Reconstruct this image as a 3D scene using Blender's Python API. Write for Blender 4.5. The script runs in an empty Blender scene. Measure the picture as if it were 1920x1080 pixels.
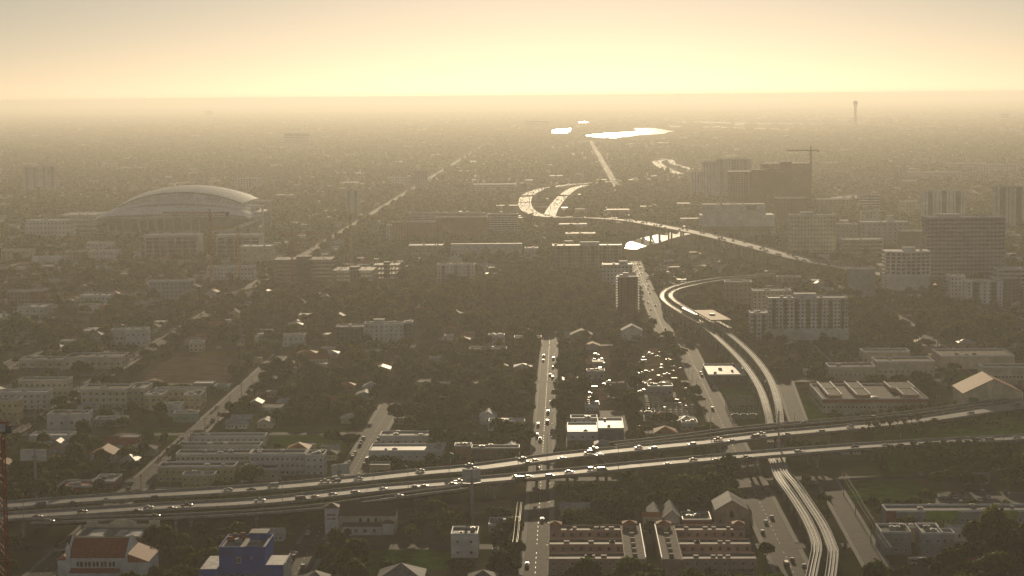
import bpy, math, random
import numpy as np
from mathutils import Vector, Matrix, Euler

random.seed(7)
rng = np.random.default_rng(7)
scene = bpy.context.scene
C = scene.collection
R = math.radians

# ------------------------------------------------------------------ camera, sky, sun, exposure
CAM_H = 200.0            # a tower-top viewpoint, 200 m above the flat city
FPX = 3750.0             # focal length in pixels of the 1920-wide photograph
PITCH, YAW, ROLL = math.atan((540 - 181) / FPX), math.atan((1062 - 960) / FPX), R(-0.52)
cam_data = bpy.data.cameras.new('camera')
cam_data.sensor_width = 36.0
cam_data.lens = 36.0 * FPX / 1920.0
cam_data.clip_start, cam_data.clip_end = 1.0, 200000.0
cam = bpy.data.objects.new('camera', cam_data)
C.objects.link(cam)
CAM_R = (Matrix.Rotation(YAW, 3, 'Z') @ Matrix.Rotation(math.pi / 2 - PITCH, 3, 'X') @ Matrix.Rotation(ROLL, 3, 'Z'))
cam.matrix_world = Matrix.Translation((0, 0, CAM_H)) @ CAM_R.to_4x4()
scene.camera = cam

SUN_EL, SUN_AZ = R(9.3), R(0.3)
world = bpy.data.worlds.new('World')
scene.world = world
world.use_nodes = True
wn = world.node_tree
sky = wn.nodes.new('ShaderNodeTexSky')
sky.sky_type = 'NISHITA'
sky.sun_disc = False
sky.sun_elevation, sky.sun_rotation = SUN_EL, SUN_AZ
sky.altitude = 0.0
sky.air_density, sky.dust_density, sky.ozone_density = 0.64, 0.10, 0.0
bg = next(n for n in wn.nodes if n.type == 'BACKGROUND')
# even grade added over the sky: paler, warmer, flatter like haze, lifting shaded facades
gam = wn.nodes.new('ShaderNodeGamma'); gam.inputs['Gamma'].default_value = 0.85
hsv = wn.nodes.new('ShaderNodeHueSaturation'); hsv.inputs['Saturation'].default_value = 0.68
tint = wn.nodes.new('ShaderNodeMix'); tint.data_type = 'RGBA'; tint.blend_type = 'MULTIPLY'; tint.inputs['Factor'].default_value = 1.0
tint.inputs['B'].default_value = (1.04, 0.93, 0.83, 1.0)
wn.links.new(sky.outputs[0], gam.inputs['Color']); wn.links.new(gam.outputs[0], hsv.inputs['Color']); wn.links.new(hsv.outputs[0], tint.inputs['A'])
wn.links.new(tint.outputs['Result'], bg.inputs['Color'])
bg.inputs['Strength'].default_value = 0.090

sl = bpy.data.lights.new('sun', 'SUN')
sl.energy, sl.angle, sl.color = 4.3, R(0.55), (1.0, 0.80, 0.52)
sun = bpy.data.objects.new('sun', sl)
C.objects.link(sun)
SUN_DIR = Vector((math.sin(SUN_AZ) * math.cos(SUN_EL), math.cos(SUN_AZ) * math.cos(SUN_EL), math.sin(SUN_EL)))
sun.rotation_euler = SUN_DIR.to_track_quat('Z', 'Y').to_euler()

vs = scene.view_settings
vs.view_transform, vs.look, vs.gamma, vs.exposure = 'Standard', 'None', 1.0, -0.5
scene.cycles.use_denoising = True
scene.cycles.max_bounces = 5
scene.cycles.diffuse_bounces = 3
scene.cycles.glossy_bounces = 2
scene.cycles.transmission_bounces = 2
scene.cycles.transparent_max_bounces = 4
scene.cycles.volume_bounces = 0
scene.cycles.sample_clamp_indirect = 4.0
scene.cycles.caustics_reflective = False
scene.cycles.caustics_refractive = False
HAZE_DENSITY = 8.8e-5

# ------------------------------------------------------------------ measuring: a photo pixel and a height or a distance give a place in the city
def ray(px, py):
    return CAM_R @ Vector(((px - 960) / FPX, -(py - 540) / FPX, -1.0))
def G(px, py, z=0.0):
    d = ray(px, py)
    t = (z - CAM_H) / d.z
    return Vector((d.x * t, d.y * t, z))
def Zat(px, py, Y):
    d = ray(px, py)
    return CAM_H + d.z * Y / d.y
def Xat(px, py, Y):
    d = ray(px, py)
    return d.x * Y / d.y
_inv = CAM_R.transposed()
def pix(p):
    v = _inv @ (Vector(p) - Vector((0, 0, CAM_H)))
    if v.z > -1: return None
    return 960 + FPX * v.x / -v.z, 540 - FPX * v.y / -v.z

# ------------------------------------------------------------------ mesh and object helpers
class MB:
    def __init__(s):
        s.v, s.f, s.m = [], [], []
    def quad(s, a, b, c, d, mi=0):
        n = len(s.v); s.v += [tuple(a), tuple(b), tuple(c), tuple(d)]; s.f.append((n, n+1, n+2, n+3)); s.m.append(mi)
    def tri(s, a, b, c, mi=0):
        n = len(s.v); s.v += [tuple(a), tuple(b), tuple(c)]; s.f.append((n, n+1, n+2)); s.m.append(mi)
    def box(s, x0, x1, y0, y1, z0, z1, mi=0):
        n = len(s.v)
        s.v += [(x0,y0,z0),(x1,y0,z0),(x1,y1,z0),(x0,y1,z0),(x0,y0,z1),(x1,y0,z1),(x1,y1,z1),(x0,y1,z1)]
        for q in ((0,3,2,1),(4,5,6,7),(0,1,5,4),(1,2,6,5),(2,3,7,6),(3,0,4,7)):
            s.f.append(tuple(n+i for i in q)); s.m.append(mi)
    def prism(s, pts, z0, z1, mi=0):            # pts counter-clockwise in plan
        n, k = len(s.v), len(pts)
        s.v += [(x, y, z0) for x, y in pts] + [(x, y, z1) for x, y in pts]
        s.f.append(tuple(range(n+k-1, n-1, -1))); s.m.append(mi)
        s.f.append(tuple(range(n+k, n+2*k))); s.m.append(mi)
        for i in range(k):
            j = (i+1) % k
            s.f.append((n+i, n+j, n+k+j, n+k+i)); s.m.append(mi)
    def extrude_y(s, prof, y0, y1, mi=0):       # profile in x,z
        n, k = len(s.v), len(prof)
        s.v += [(x, y0, z) for x, z in prof] + [(x, y1, z) for x, z in prof]
        s.f.append(tuple(range(n, n+k))); s.m.append(mi)
        s.f.append(tuple(range(n+2*k-1, n+k-1, -1))); s.m.append(mi)
        for i in range(k):
            j = (i+1) % k
            s.f.append((n+j, n+i, n+k+i, n+k+j)); s.m.append(mi)
    def extrude_x(s, prof, x0, x1, mi=0):       # profile in y,z
        n, k = len(s.v), len(prof)
        s.v += [(x0, y, z) for y, z in prof] + [(x1, y, z) for y, z in prof]
        s.f.append(tuple(range(n+k-1, n-1, -1))); s.m.append(mi)
        s.f.append(tuple(range(n+k, n+2*k))); s.m.append(mi)
        for i in range(k):
            j = (i+1) % k
            s.f.append((n+i, n+j, n+k+j, n+k+i)); s.m.append(mi)
    def tube(s, a, b, r0, r1=None, seg=8, mi=0):
        r1 = r0 if r1 is None else r1
        a, b = Vector(a), Vector(b)
        d = (b - a).normalized()
        u = d.orthogonal().normalized(); w = d.cross(u)
        n = len(s.v)
        for p, r in ((a, r0), (b, r1)):
            for i in range(seg):
                t = 2*math.pi*i/seg
                s.v.append(tuple(p + u*(r*math.cos(t)) + w*(r*math.sin(t))))
        for i in range(seg):
            j = (i+1) % seg
            s.f.append((n+i, n+j, n+seg+j, n+seg+i)); s.m.append(mi)
        s.f.append(tuple(range(n+seg-1, n-1, -1))); s.m.append(mi)
        s.f.append(tuple(range(n+seg, n+2*seg))); s.m.append(mi)
    def bar(s, a, b, w, h, mi=0):               # rectangular bar between two points
        a, b = Vector(a), Vector(b)
        d = (b - a).normalized()
        u = d.cross(Vector((0, 0, 1)))
        u = Vector((1, 0, 0)) if u.length < 1e-4 else u.normalized()
        t = u.cross(d).normalized()
        n = len(s.v)
        for p in (a, b):
            for su, st in ((-1,-1),(1,-1),(1,1),(-1,1)):
                s.v.append(tuple(p + u*(su*w/2) + t*(st*h/2)))
        for q in ((0,1,2,3),(7,6,5,4),(0,4,5,1),(1,5,6,2),(2,6,7,3),(3,7,4,0)):
            s.f.append(tuple(n+i for i in q)); s.m.append(mi)
    def gable(s, x0, x1, y0, y1, z0, z1, axis='x', ov=0.0, th=0.25, mi=0):   # pitched roof slab, closed
        if axis == 'x':
            ym = (y0+y1)/2
            s.extrude_x([(y0-ov, z0), (y1+ov, z0), (y1+ov, z0+th), (ym, z1), (y0-ov, z0+th)], x0-ov, x1+ov, mi)
        else:
            xm = (x0+x1)/2
            s.extrude_y([(x0-ov, z0), (x1+ov, z0), (x1+ov, z0+th), (xm, z1), (x0-ov, z0+th)], y0-ov, y1+ov, mi)
    def hip(s, x0, x1, y0, y1, z0, z1, ov=0.0, th=0.2, mi=0):
        x0, x1, y0, y1 = x0-ov, x1+ov, y0-ov, y1+ov
        w, d = x1-x0, y1-y0
        k = min(w, d)/2
        s.box(x0, x1, y0, y1, z0, z0+th, mi)
        if w >= d: a, b = (x0+k, (y0+y1)/2, z1), (x1-k, (y0+y1)/2, z1)
        else: a, b = ((x0+x1)/2, y0+k, z1), ((x0+x1)/2, y1-k, z1)
        e = z0+th+0.004
        p = [(x0,y0,e),(x1,y0,e),(x1,y1,e),(x0,y1,e)]
        if w >= d:
            s.quad(p[0], p[1], b, a, mi); s.quad(p[2], p[3], a, b, mi); s.tri(p[1], p[2], b, mi); s.tri(p[3], p[0], a, mi)
        else:
            s.tri(p[0], p[1], a, mi); s.quad(p[1], p[2], b, a, mi); s.tri(p[2], p[3], b, mi); s.quad(p[3], p[0], a, b, mi)
    def mesh(s, name):
        me = bpy.data.meshes.new(name)
        me.from_pydata(s.v, [], s.f)
        if any(s.m): me.polygons.foreach_set('material_index', s.m)
        me.update()
        return me
    def build(s, name, mats, parent=None, loc=None, kind=None):
        me = s.mesh(name)
        for m in (mats if isinstance(mats, (list, tuple)) else [mats]): me.materials.append(M[m])
        return link(name, me, parent, loc, kind)

def link(name, data, parent=None, loc=None, kind=None):
    o = bpy.data.objects.new(name, data)
    C.objects.link(o)
    if parent is not None: o.parent = parent
    if loc is not None: o.location = loc
    if kind: o['kind'] = kind
    return o
def tag(o, label, cat, group=None):
    o['label'], o['category'] = label, cat
    if group: o['group'] = group
    return o
def thing(name, label, cat, loc=(0,0,0), rz=0.0, group=None):
    o = link(name, None)
    o.location, o.rotation_euler = loc, (0, 0, rz)
    o.empty_display_size = 0.5
    return tag(o, label, cat, group)
def dup(src, loc, rz=0.0, label=None, scale=None, group=None):
    r = src.copy(); C.objects.link(r)
    r.location, r.rotation_euler = loc, (0, 0, rz)
    if scale is not None: r.scale = scale if hasattr(scale, '__len__') else (scale,)*3
    if label: r['label'] = label
    if group: r['group'] = group
    for ch in KIDS.get(src.name, ()):
        c = ch.copy(); C.objects.link(c); c.parent = r
        for g in KIDS.get(ch.name, ()):
            d = g.copy(); C.objects.link(d); d.parent = c
    return r
KIDS = {}
def remember(root):
    bpy.context.view_layer.update()
    def walk(o):
        KIDS[o.name] = list(o.children)
        for c in o.children: walk(c)
    walk(root)

# ------------------------------------------------------------------ materials
M = {}
def mat(name, col, rough=0.7, var=0.25, scale=0.5, spec=0.2, metal=0.0, col2=None, scale2=None, rnd=0.0, bump=0.0, detail=4.0, trans=0.0, ior=1.45):
    m = bpy.data.materials.new(name); m.use_nodes = True
    nt = m.node_tree; N = nt.nodes; L = nt.links
    b = next(n for n in N if n.type == 'BSDF_PRINCIPLED')
    b.inputs['Roughness'].default_value = rough
    b.inputs['Specular IOR Level'].default_value = spec
    b.inputs['Metallic'].default_value = metal
    b.inputs['IOR'].default_value = ior
    geo = N.new('ShaderNodeNewGeometry')
    nz = N.new('ShaderNodeTexNoise'); nz.inputs['Scale'].default_value = scale; nz.inputs['Detail'].default_value = detail; nz.inputs['Roughness'].default_value = 0.65
    L.new(geo.outputs['Position'], nz.inputs['Vector'])
    ramp = N.new('ShaderNodeValToRGB')
    c2 = col2 if col2 else tuple(c*(1-var) for c in col)
    ramp.color_ramp.elements[0].position, ramp.color_ramp.elements[1].position = 0.36, 0.64
    ramp.color_ramp.elements[0].color = (*c2, 1)
    ramp.color_ramp.elements[1].color = (*(tuple(min(1, c*(1+var*0.4)) for c in col)), 1)
    L.new(nz.outputs['Fac'], ramp.inputs['Fac'])
    out = ramp.outputs['Color']
    if scale2:
        n2 = N.new('ShaderNodeTexNoise'); n2.inputs['Scale'].default_value = scale2; n2.inputs['Detail'].default_value = 3
        L.new(geo.outputs['Position'], n2.inputs['Vector'])
        mr = N.new('ShaderNodeMapRange'); mr.inputs[1].default_value, mr.inputs[2].default_value, mr.inputs[3].default_value, mr.inputs[4].default_value = 0.3, 0.7, 0.72, 1.15
        L.new(n2.outputs['Fac'], mr.inputs[0])
        mx = N.new('ShaderNodeMix'); mx.data_type = 'RGBA'; mx.blend_type = 'MULTIPLY'; mx.inputs['Factor'].default_value = 1
        L.new(out, mx.inputs['A']); L.new(mr.outputs[0], mx.inputs['B']); out = mx.outputs['Result']
    if rnd:
        oi = N.new('ShaderNodeObjectInfo')
        hs = N.new('ShaderNodeHueSaturation')
        mr = N.new('ShaderNodeMapRange'); mr.inputs[3].default_value, mr.inputs[4].default_value = 1-rnd, 1+rnd
        L.new(oi.outputs['Random'], mr.inputs[0]); L.new(mr.outputs[0], hs.inputs['Value'])
        mh = N.new('ShaderNodeMapRange'); mh.inputs[3].default_value, mh.inputs[4].default_value = 0.5+rnd*0.07, 0.5-rnd*0.07
        L.new(oi.outputs['Random'], mh.inputs[0]); L.new(mh.outputs[0], hs.inputs['Hue'])
        L.new(out, hs.inputs['Color']); out = hs.outputs['Color']
    L.new(out, b.inputs['Base Color'])
    if bump:
        bp = N.new('ShaderNodeBump'); bp.inputs['Strength'].default_value = bump; bp.inputs['Distance'].default_value = 0.3
        L.new(nz.outputs['Fac'], bp.inputs['Height']); L.new(bp.outputs[0], b.inputs['Normal'])
    if trans:
        tb = N.new('ShaderNodeBsdfTranslucent'); ms = N.new('ShaderNodeMixShader'); ms.inputs[0].default_value = trans
        L.new(out, tb.inputs['Color'])
        o = next(n for n in N if n.type == 'OUTPUT_MATERIAL')
        L.new(b.outputs[0], ms.inputs[1]); L.new(tb.outputs[0], ms.inputs[2]); L.new(ms.outputs[0], o.inputs['Surface'])
    M[name] = m
    return m

mat('asphalt', (0.05, 0.046, 0.042), 0.82, 0.4, 0.25, scale2=0.05, spec=0.08)
mat('old_asphalt', (0.12, 0.11, 0.10), 0.85, 0.3, 0.15, scale2=0.04, spec=0.14)
mat('concrete_road', (0.42, 0.39, 0.34), 0.66, 0.3, 0.35, scale2=0.06, spec=0.42)
mat('far_deck', (0.26, 0.24, 0.205), 0.75, 0.3, 0.1, scale2=0.03, spec=0.32)
mat('deck_wear', (0.27, 0.25, 0.22), 0.7, 0.35, 0.5, scale2=0.1, spec=0.35)
mat('concrete', (0.36, 0.34, 0.31), 0.7, 0.3, 0.4, scale2=0.08)
mat('concrete_dark', (0.20, 0.19, 0.175), 0.75, 0.35, 0.4, scale2=0.08)
mat('kerb', (0.20, 0.185, 0.165), 0.85, 0.3, 1.0)
mat('paint_white', (0.55, 0.53, 0.48), 0.5, 0.2, 1.5)
mat('paint_yellow', (0.65, 0.45, 0.08), 0.5, 0.2, 1.5)
mat('steel', (0.45, 0.44, 0.42), 0.32, 0.2, 1.0, metal=0.9)
mat('galvanised', (0.38, 0.38, 0.37), 0.55, 0.2, 1.0, metal=0.6)
mat('dark_metal', (0.06, 0.06, 0.065), 0.5, 0.3, 1.0, metal=0.3)
mat('crane_red', (0.42, 0.10, 0.05), 0.5, 0.3, 0.8)
mat('crane_yellow', (0.55, 0.34, 0.08), 0.5, 0.3, 0.8)
mat('white_wall', (0.80, 0.78, 0.76), 0.75, 0.18, 0.25, scale2=0.06)
mat('pale_wall', (0.68, 0.67, 0.65), 0.75, 0.2, 0.25, scale2=0.06)
mat('cream_wall', (0.70, 0.62, 0.46), 0.8, 0.2, 0.25, scale2=0.06)
mat('yellow_wall', (0.68, 0.55, 0.30), 0.8, 0.2, 0.25, scale2=0.06)
mat('tan_wall', (0.42, 0.33, 0.24), 0.8, 0.25, 0.25, scale2=0.06)
mat('orange_wall', (0.42, 0.22, 0.12), 0.8, 0.25, 0.25, scale2=0.06)
mat('brown_wall', (0.20, 0.13, 0.09), 0.8, 0.3, 0.25, scale2=0.06)
mat('red_wall', (0.30, 0.08, 0.05), 0.8, 0.25, 0.25, scale2=0.06)
mat('pink_wall', (0.52, 0.33, 0.27), 0.8, 0.2, 0.25, scale2=0.06)
mat('grey_wall', (0.42, 0.42, 0.44), 0.75, 0.2, 0.25, scale2=0.06)
mat('dark_wall', (0.16, 0.15, 0.15), 0.75, 0.25, 0.25, scale2=0.06)
mat('green_wall', (0.30, 0.42, 0.06), 0.75, 0.2, 0.25)
mat('mint_wall', (0.36, 0.50, 0.38), 0.75, 0.2, 0.25)
mat('blue_wall', (0.003, 0.10, 0.50), 0.6, 0.25, 0.3, scale2=0.1)
mat('slate_wall', (0.10, 0.12, 0.17), 0.7, 0.25, 0.3, scale2=0.1)
mat('glass', (0.025, 0.03, 0.035), 0.12, 0.4, 0.15, spec=0.8)
mat('tower_glass', (0.07, 0.085, 0.09), 0.16, 0.4, 0.08, spec=0.8)
mat('roof_white', (0.55, 0.52, 0.48), 0.6, 0.35, 0.18, scale2=0.5, spec=0.4)
mat('roof_grey', (0.22, 0.21, 0.205), 0.7, 0.35, 0.2, scale2=0.6, spec=0.18)
mat('roof_gravel', (0.15, 0.125, 0.105), 0.85, 0.35, 0.3, scale2=0.6, spec=0.12)
mat('roof_dark', (0.09, 0.085, 0.08), 0.7, 0.3, 0.3, scale2=0.6)
mat('roof_tin', (0.40, 0.40, 0.40), 0.6, 0.3, 0.3, metal=0.35)
mat('roof_red', (0.36, 0.09, 0.06), 0.7, 0.3, 0.8, scale2=3.0, spec=0.15)
mat('roof_orange', (0.44, 0.17, 0.07), 0.7, 0.3, 0.8, scale2=3.0, spec=0.15)
mat('roof_brown', (0.13, 0.09, 0.065), 0.7, 0.3, 0.8, scale2=2.0, spec=0.15)
mat('trim', (0.74, 0.72, 0.69), 0.6, 0.15, 0.6)
mat('membrane', (0.85, 0.83, 0.81), 0.75, 0.1, 0.03, scale2=0.3)
mat('grass', (0.07, 0.13, 0.02), 0.9, 0.4, 0.12, scale2=0.6, spec=0.0)
mat('dry_grass', (0.13, 0.115, 0.035), 0.9, 0.35, 0.1, scale2=0.5, spec=0.0)
mat('soil', (0.20, 0.145, 0.095), 0.85, 0.35, 0.08, scale2=0.5, spec=0.0)
mat('leaf', (0.080, 0.122, 0.016), 0.7, 0.5, 0.35, rnd=0.5, trans=0.52, spec=0.08)
mat('leaf_light', (0.118, 0.148, 0.020), 0.7, 0.45, 0.35, rnd=0.5, trans=0.55, spec=0.08)
mat('palm_leaf', (0.085, 0.11, 0.025), 0.75, 0.35, 0.8, rnd=0.3, trans=0.25, spec=0.05)
mat('bark', (0.10, 0.08, 0.06), 0.85, 0.3, 2.0)
mat('rubber', (0.02, 0.02, 0.02), 0.7, 0.2, 3.0)
mat('car_glass', (0.012, 0.014, 0.016), 0.06, 0.2, 1.0, spec=1.0)
mat('hub', (0.4, 0.4, 0.4), 0.35, 0.2, 3.0, metal=0.7)
mat('lamp_lens', (0.7, 0.68, 0.6), 0.2, 0.1, 3.0, spec=0.8)
mat('tail_lens', (0.35, 0.02, 0.02), 0.25, 0.1, 3.0, spec=0.8)
mat('sign_green', (0.03, 0.16, 0.08), 0.5, 0.2, 1.0)
mat('pool', (0.10, 0.38, 0.38), 0.15, 0.2, 0.4)
CAR_COLS = {'white': (0.58, 0.57, 0.55), 'silver': (0.42, 0.42, 0.43), 'grey': (0.15, 0.15, 0.16), 'black': (0.015, 0.015, 0.017), 'red': (0.30, 0.02, 0.02), 'blue': (0.03, 0.06, 0.18), 'beige': (0.40, 0.34, 0.25)}
for k, c in CAR_COLS.items():
    mat('car_' + k, c, 0.38, 0.05, 2.0, spec=0.3, metal=0.25 if k in ('silver', 'grey', 'blue', 'beige') else 0.0)

# water: near-flat sheet with small waves
def water_mat(name, col, rough, wave, strength):
    m = bpy.data.materials.new(name); m.use_nodes = True
    nt = m.node_tree; N = nt.nodes; L = nt.links
    b = next(n for n in N if n.type == 'BSDF_PRINCIPLED')
    b.inputs['Base Color'].default_value = (*col, 1); b.inputs['Roughness'].default_value = rough; b.inputs['IOR'].default_value = 1.33
    geo = N.new('ShaderNodeNewGeometry'); nz = N.new('ShaderNodeTexNoise'); nz.inputs['Scale'].default_value = wave; nz.inputs['Detail'].default_value = 3
    L.new(geo.outputs['Position'], nz.inputs['Vector'])
    bp = N.new('ShaderNodeBump'); bp.inputs['Strength'].default_value = strength; bp.inputs['Distance'].default_value = 0.25
    L.new(nz.outputs['Fac'], bp.inputs['Height']); L.new(bp.outputs[0], b.inputs['Normal'])
    M[name] = m
water_mat('water', (0.02, 0.03, 0.028), 0.2, 0.25, 0.35)

# the flat city floor: grass, soil and paving in patches near by, and beyond the built blocks the mottle of roofs, yards and tree crowns too far to part
def ground_mat():
    m = bpy.data.materials.new('city_ground'); m.use_nodes = True
    nt = m.node_tree; N = nt.nodes; L = nt.links
    b = next(n for n in N if n.type == 'BSDF_PRINCIPLED')
    b.inputs['Roughness'].default_value = 0.85; b.inputs['Specular IOR Level'].default_value = 0.0
    geo = N.new('ShaderNodeNewGeometry')
    def noise(sc, det=4, rough=0.6):
        n = N.new('ShaderNodeTexNoise'); n.inputs['Scale'].default_value = sc; n.inputs['Detail'].default_value = det; n.inputs['Roughness'].default_value = rough
        L.new(geo.outputs['Position'], n.inputs['Vector']); return n
    def ramp(src, stops):
        r = N.new('ShaderNodeValToRGB'); r.color_ramp.elements[0].position = stops[0][0]; r.color_ramp.elements[0].color = (*stops[0][1], 1)
        r.color_ramp.elements[1].position = stops[-1][0]; r.color_ramp.elements[1].color = (*stops[-1][1], 1)
        for p, c in stops[1:-1]:
            e = r.color_ramp.elements.new(p); e.color = (*c, 1)
        L.new(src, r.inputs['Fac']); return r.outputs['Color']
    a = ramp(noise(0.022).outputs['Fac'], [(0.35, (0.05, 0.065, 0.02)), (0.5, (0.07, 0.07, 0.03)), (0.6, (0.10, 0.085, 0.055)), (0.72, (0.085, 0.08, 0.07))])
    v = N.new('ShaderNodeTexVoronoi'); v.inputs['Scale'].default_value = 0.022; L.new(geo.outputs['Position'], v.inputs['Vector'])
    sep = N.new('ShaderNodeSeparateColor'); L.new(v.outputs['Color'], sep.inputs[0])
    roofs = ramp(sep.outputs[0], [(0.0, (0.035, 0.045, 0.015)), (0.62, (0.05, 0.055, 0.02)), (0.70, (0.14, 0.12, 0.09)), (0.86, (0.18, 0.16, 0.13)), (0.93, (0.40, 0.38, 0.34))])
    big = ramp(noise(0.0011, 3).outputs['Fac'], [(0.4, (0.75, 0.78, 0.7)), (0.62, (1.25, 1.2, 1.15))])
    mul = N.new('ShaderNodeMix'); mul.data_type = 'RGBA'; mul.blend_type = 'MULTIPLY'; mul.inputs['Factor'].default_value = 1
    L.new(roofs, mul.inputs['A']); L.new(big, mul.inputs['B'])
    sx = N.new('ShaderNodeSeparateXYZ'); L.new(geo.outputs['Position'], sx.inputs[0])
    mr = N.new('ShaderNodeMapRange'); mr.inputs[1].default_value, mr.inputs[2].default_value = 2600, 5200
    L.new(sx.outputs['Y'], mr.inputs[0])
    mx = N.new('ShaderNodeMix'); mx.data_type = 'RGBA'; L.new(mr.outputs[0], mx.inputs['Factor']); L.new(a, mx.inputs['A']); L.new(mul.outputs['Result'], mx.inputs['B'])
    L.new(mx.outputs['Result'], b.inputs['Base Color'])
    M['city_ground'] = m
ground_mat()

# ------------------------------------------------------------------ occupancy: what stands where, so that trees and houses keep off roads and buildings
X0, X1, Y0, Y1, CELL = -1100.0, 1100.0, 700.0, 3200.0, 2.0
occ = np.zeros((int((Y1-Y0)/CELL), int((X1-X0)/CELL)), bool)
FX0, FX1, FY0, FY1, FCELL = -5200.0, 5200.0, 2400.0, 19000.0, 10.0
focc = np.zeros((int((FY1-FY0)/FCELL), int((FX1-FX0)/FCELL)), bool)
def mark_rect(x0, x1, y0, y1):
    for o, ax, ay, c in ((occ, X0, Y0, CELL), (focc, FX0, FY0, FCELL)):
        i0, i1 = int((y0-ay)/c), int(math.ceil((y1-ay)/c)); j0, j1 = int((x0-ax)/c), int(math.ceil((x1-ax)/c))
        o[max(i0,0):max(i1,0), max(j0,0):max(j1,0)] = True
def mark_line(pts, w):
    for o, ax, ay, c in ((occ, X0, Y0, CELL), (focc, FX0, FY0, FCELL)):
        for a, b in zip(pts[:-1], pts[1:]):
            n = max(1, int(math.hypot(b[0]-a[0], b[1]-a[1]) / c))
            for k in range(n+1):
                x, y = a[0]+(b[0]-a[0])*k/n, a[1]+(b[1]-a[1])*k/n
                i0, i1 = int((y-w/2-ay)/c), int((y+w/2-ay)/c)+1; j0, j1 = int((x-w/2-ax)/c), int((x+w/2-ax)/c)+1
                if i1 > 0 and j1 > 0: o[max(i0,0):i1, max(j0,0):j1] = True
def in_poly(x, y, poly):
    r = False
    for (ax, ay), (bx, by) in zip(poly, poly[1:] + poly[:1]):
        if (ay > y) != (by > y) and x < (bx-ax)*(y-ay)/(by-ay)+ax: r = not r
    return r
def mark_poly(poly):
    xs, ys = [p[0] for p in poly], [p[1] for p in poly]
    for o, ax, ay, c in ((occ, X0, Y0, CELL), (focc, FX0, FY0, FCELL)):
        for i in range(max(0, int((min(ys)-ay)/c)), min(o.shape[0], int((max(ys)-ay)/c)+1)):
            for j in range(max(0, int((min(xs)-ax)/c)), min(o.shape[1], int((max(xs)-ax)/c)+1)):
                if in_poly(ax+(j+.5)*c, ay+(i+.5)*c, poly): o[i, j] = True
def free(x, y, r=0.0):
    if Y0 <= y < Y1 and X0 <= x < X1:
        i, j, k = int((y-Y0)/CELL), int((x-X0)/CELL), int(r/CELL)
        return not occ[max(i-k,0):i+k+1, max(j-k,0):j+k+1].any()
    if FY0 <= y < FY1 and FX0 <= x < FX1:
        return not focc[int((y-FY0)/FCELL), int((x-FX0)/FCELL)]
    return True

# ------------------------------------------------------------------ curves and ribbons
def smooth(pts, step=8.0):
    P = [Vector(p) for p in pts]
    P = [P[0]*2-P[1]] + P + [P[-1]*2-P[-2]]
    out = []
    for i in range(1, len(P)-2):
        a, b, c, d = P[i-1:i+3]
        n = max(2, int((c-b).length/step))
        for k in range(n):
            t = k/n
            out.append(0.5*((2*b)+(c-a)*t+(2*a-5*b+4*c-d)*t*t+(3*b-a-3*c+d)*t**3))
    out.append(P[-2])
    return out
def frames(pts):
    fr = []
    for i, p in enumerate(pts):
        d = pts[min(i+1, len(pts)-1)] - pts[max(i-1, 0)]
        d.z = 0; d.normalize()
        fr.append((p, Vector((d.y, -d.x, 0)), d))     # point, side vector (to the right of travel), direction
    return fr
def sweep(mb, fr, prof, mi=0, closed=True):
    n0, k = len(mb.v), len(prof)
    for p, s, d in fr:
        for (o, z) in prof: mb.v.append((p.x+s.x*o, p.y+s.y*o, p.z+z))
    for i in range(len(fr)-1):
        for j in range(k if closed else k-1):
            a, b = n0+i*k+j, n0+i*k+(j+1) % k
            mb.f.append((a, b, b+k, a+k)); mb.m.append(mi)
    if closed:
        mb.f.append(tuple(range(n0, n0+k))); mb.m.append(mi)
        e = n0+(len(fr)-1)*k
        mb.f.append(tuple(range(e+k-1, e-1, -1))); mb.m.append(mi)
def rect(o0, o1, z0, z1): return [(o0, z0), (o0, z1), (o1, z1), (o1, z0)]
# ------------------------------------------------------------------ ground, water
mb = MB()
rings = [0, 900, 3000, 9000, 20000, 36000, 54000]
SEG = 96
for r in rings[1:]:
    for i in range(SEG):
        t = 2*math.pi*i/SEG
        mb.v.append((r*math.cos(t), r*math.sin(t), 0))
mb.v.append((0, 0, 0)); ctr = len(mb.v)-1
for i in range(SEG):
    j = (i+1) % SEG
    mb.f.append((ctr, i, j)); mb.m.append(0)
    for k in range(len(rings)-2):
        a = k*SEG
        mb.f.append((a+i, a+SEG+i, a+SEG+j, a+j)); mb.m.append(0)
mb.build('ground', 'city_ground', kind='structure')

def sheet(name, pts, material, z, kind='structure', wob=0.0):
    mb = MB()
    P = [Vector((p[0], p[1], 0)) for p in pts]
    if wob:
        Q = []
        for a, b in zip(P, P[1:]+P[:1]):
            n = max(1, int((b-a).length/wob/6))
            for k in range(n):
                q = a+(b-a)*(k/n); q.x += random.uniform(-wob, wob); q.y += random.uniform(-wob, wob)*1.5; Q.append(q)
        P = Q
    mb.v = [(p.x, p.y, z) for p in P]
    area = sum(a.x*b.y-b.x*a.y for a, b in zip(P, P[1:]+P[:1]))
    mb.f = [tuple(range(len(P)) if area > 0 else range(len(P)-1, -1, -1))]; mb.m = [0]
    mark_poly([(p.x, p.y) for p in P])
    return mb.build(name, material, kind=kind)
def pxpoly(*p): return [G(x, y) for x, y in p]

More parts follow.
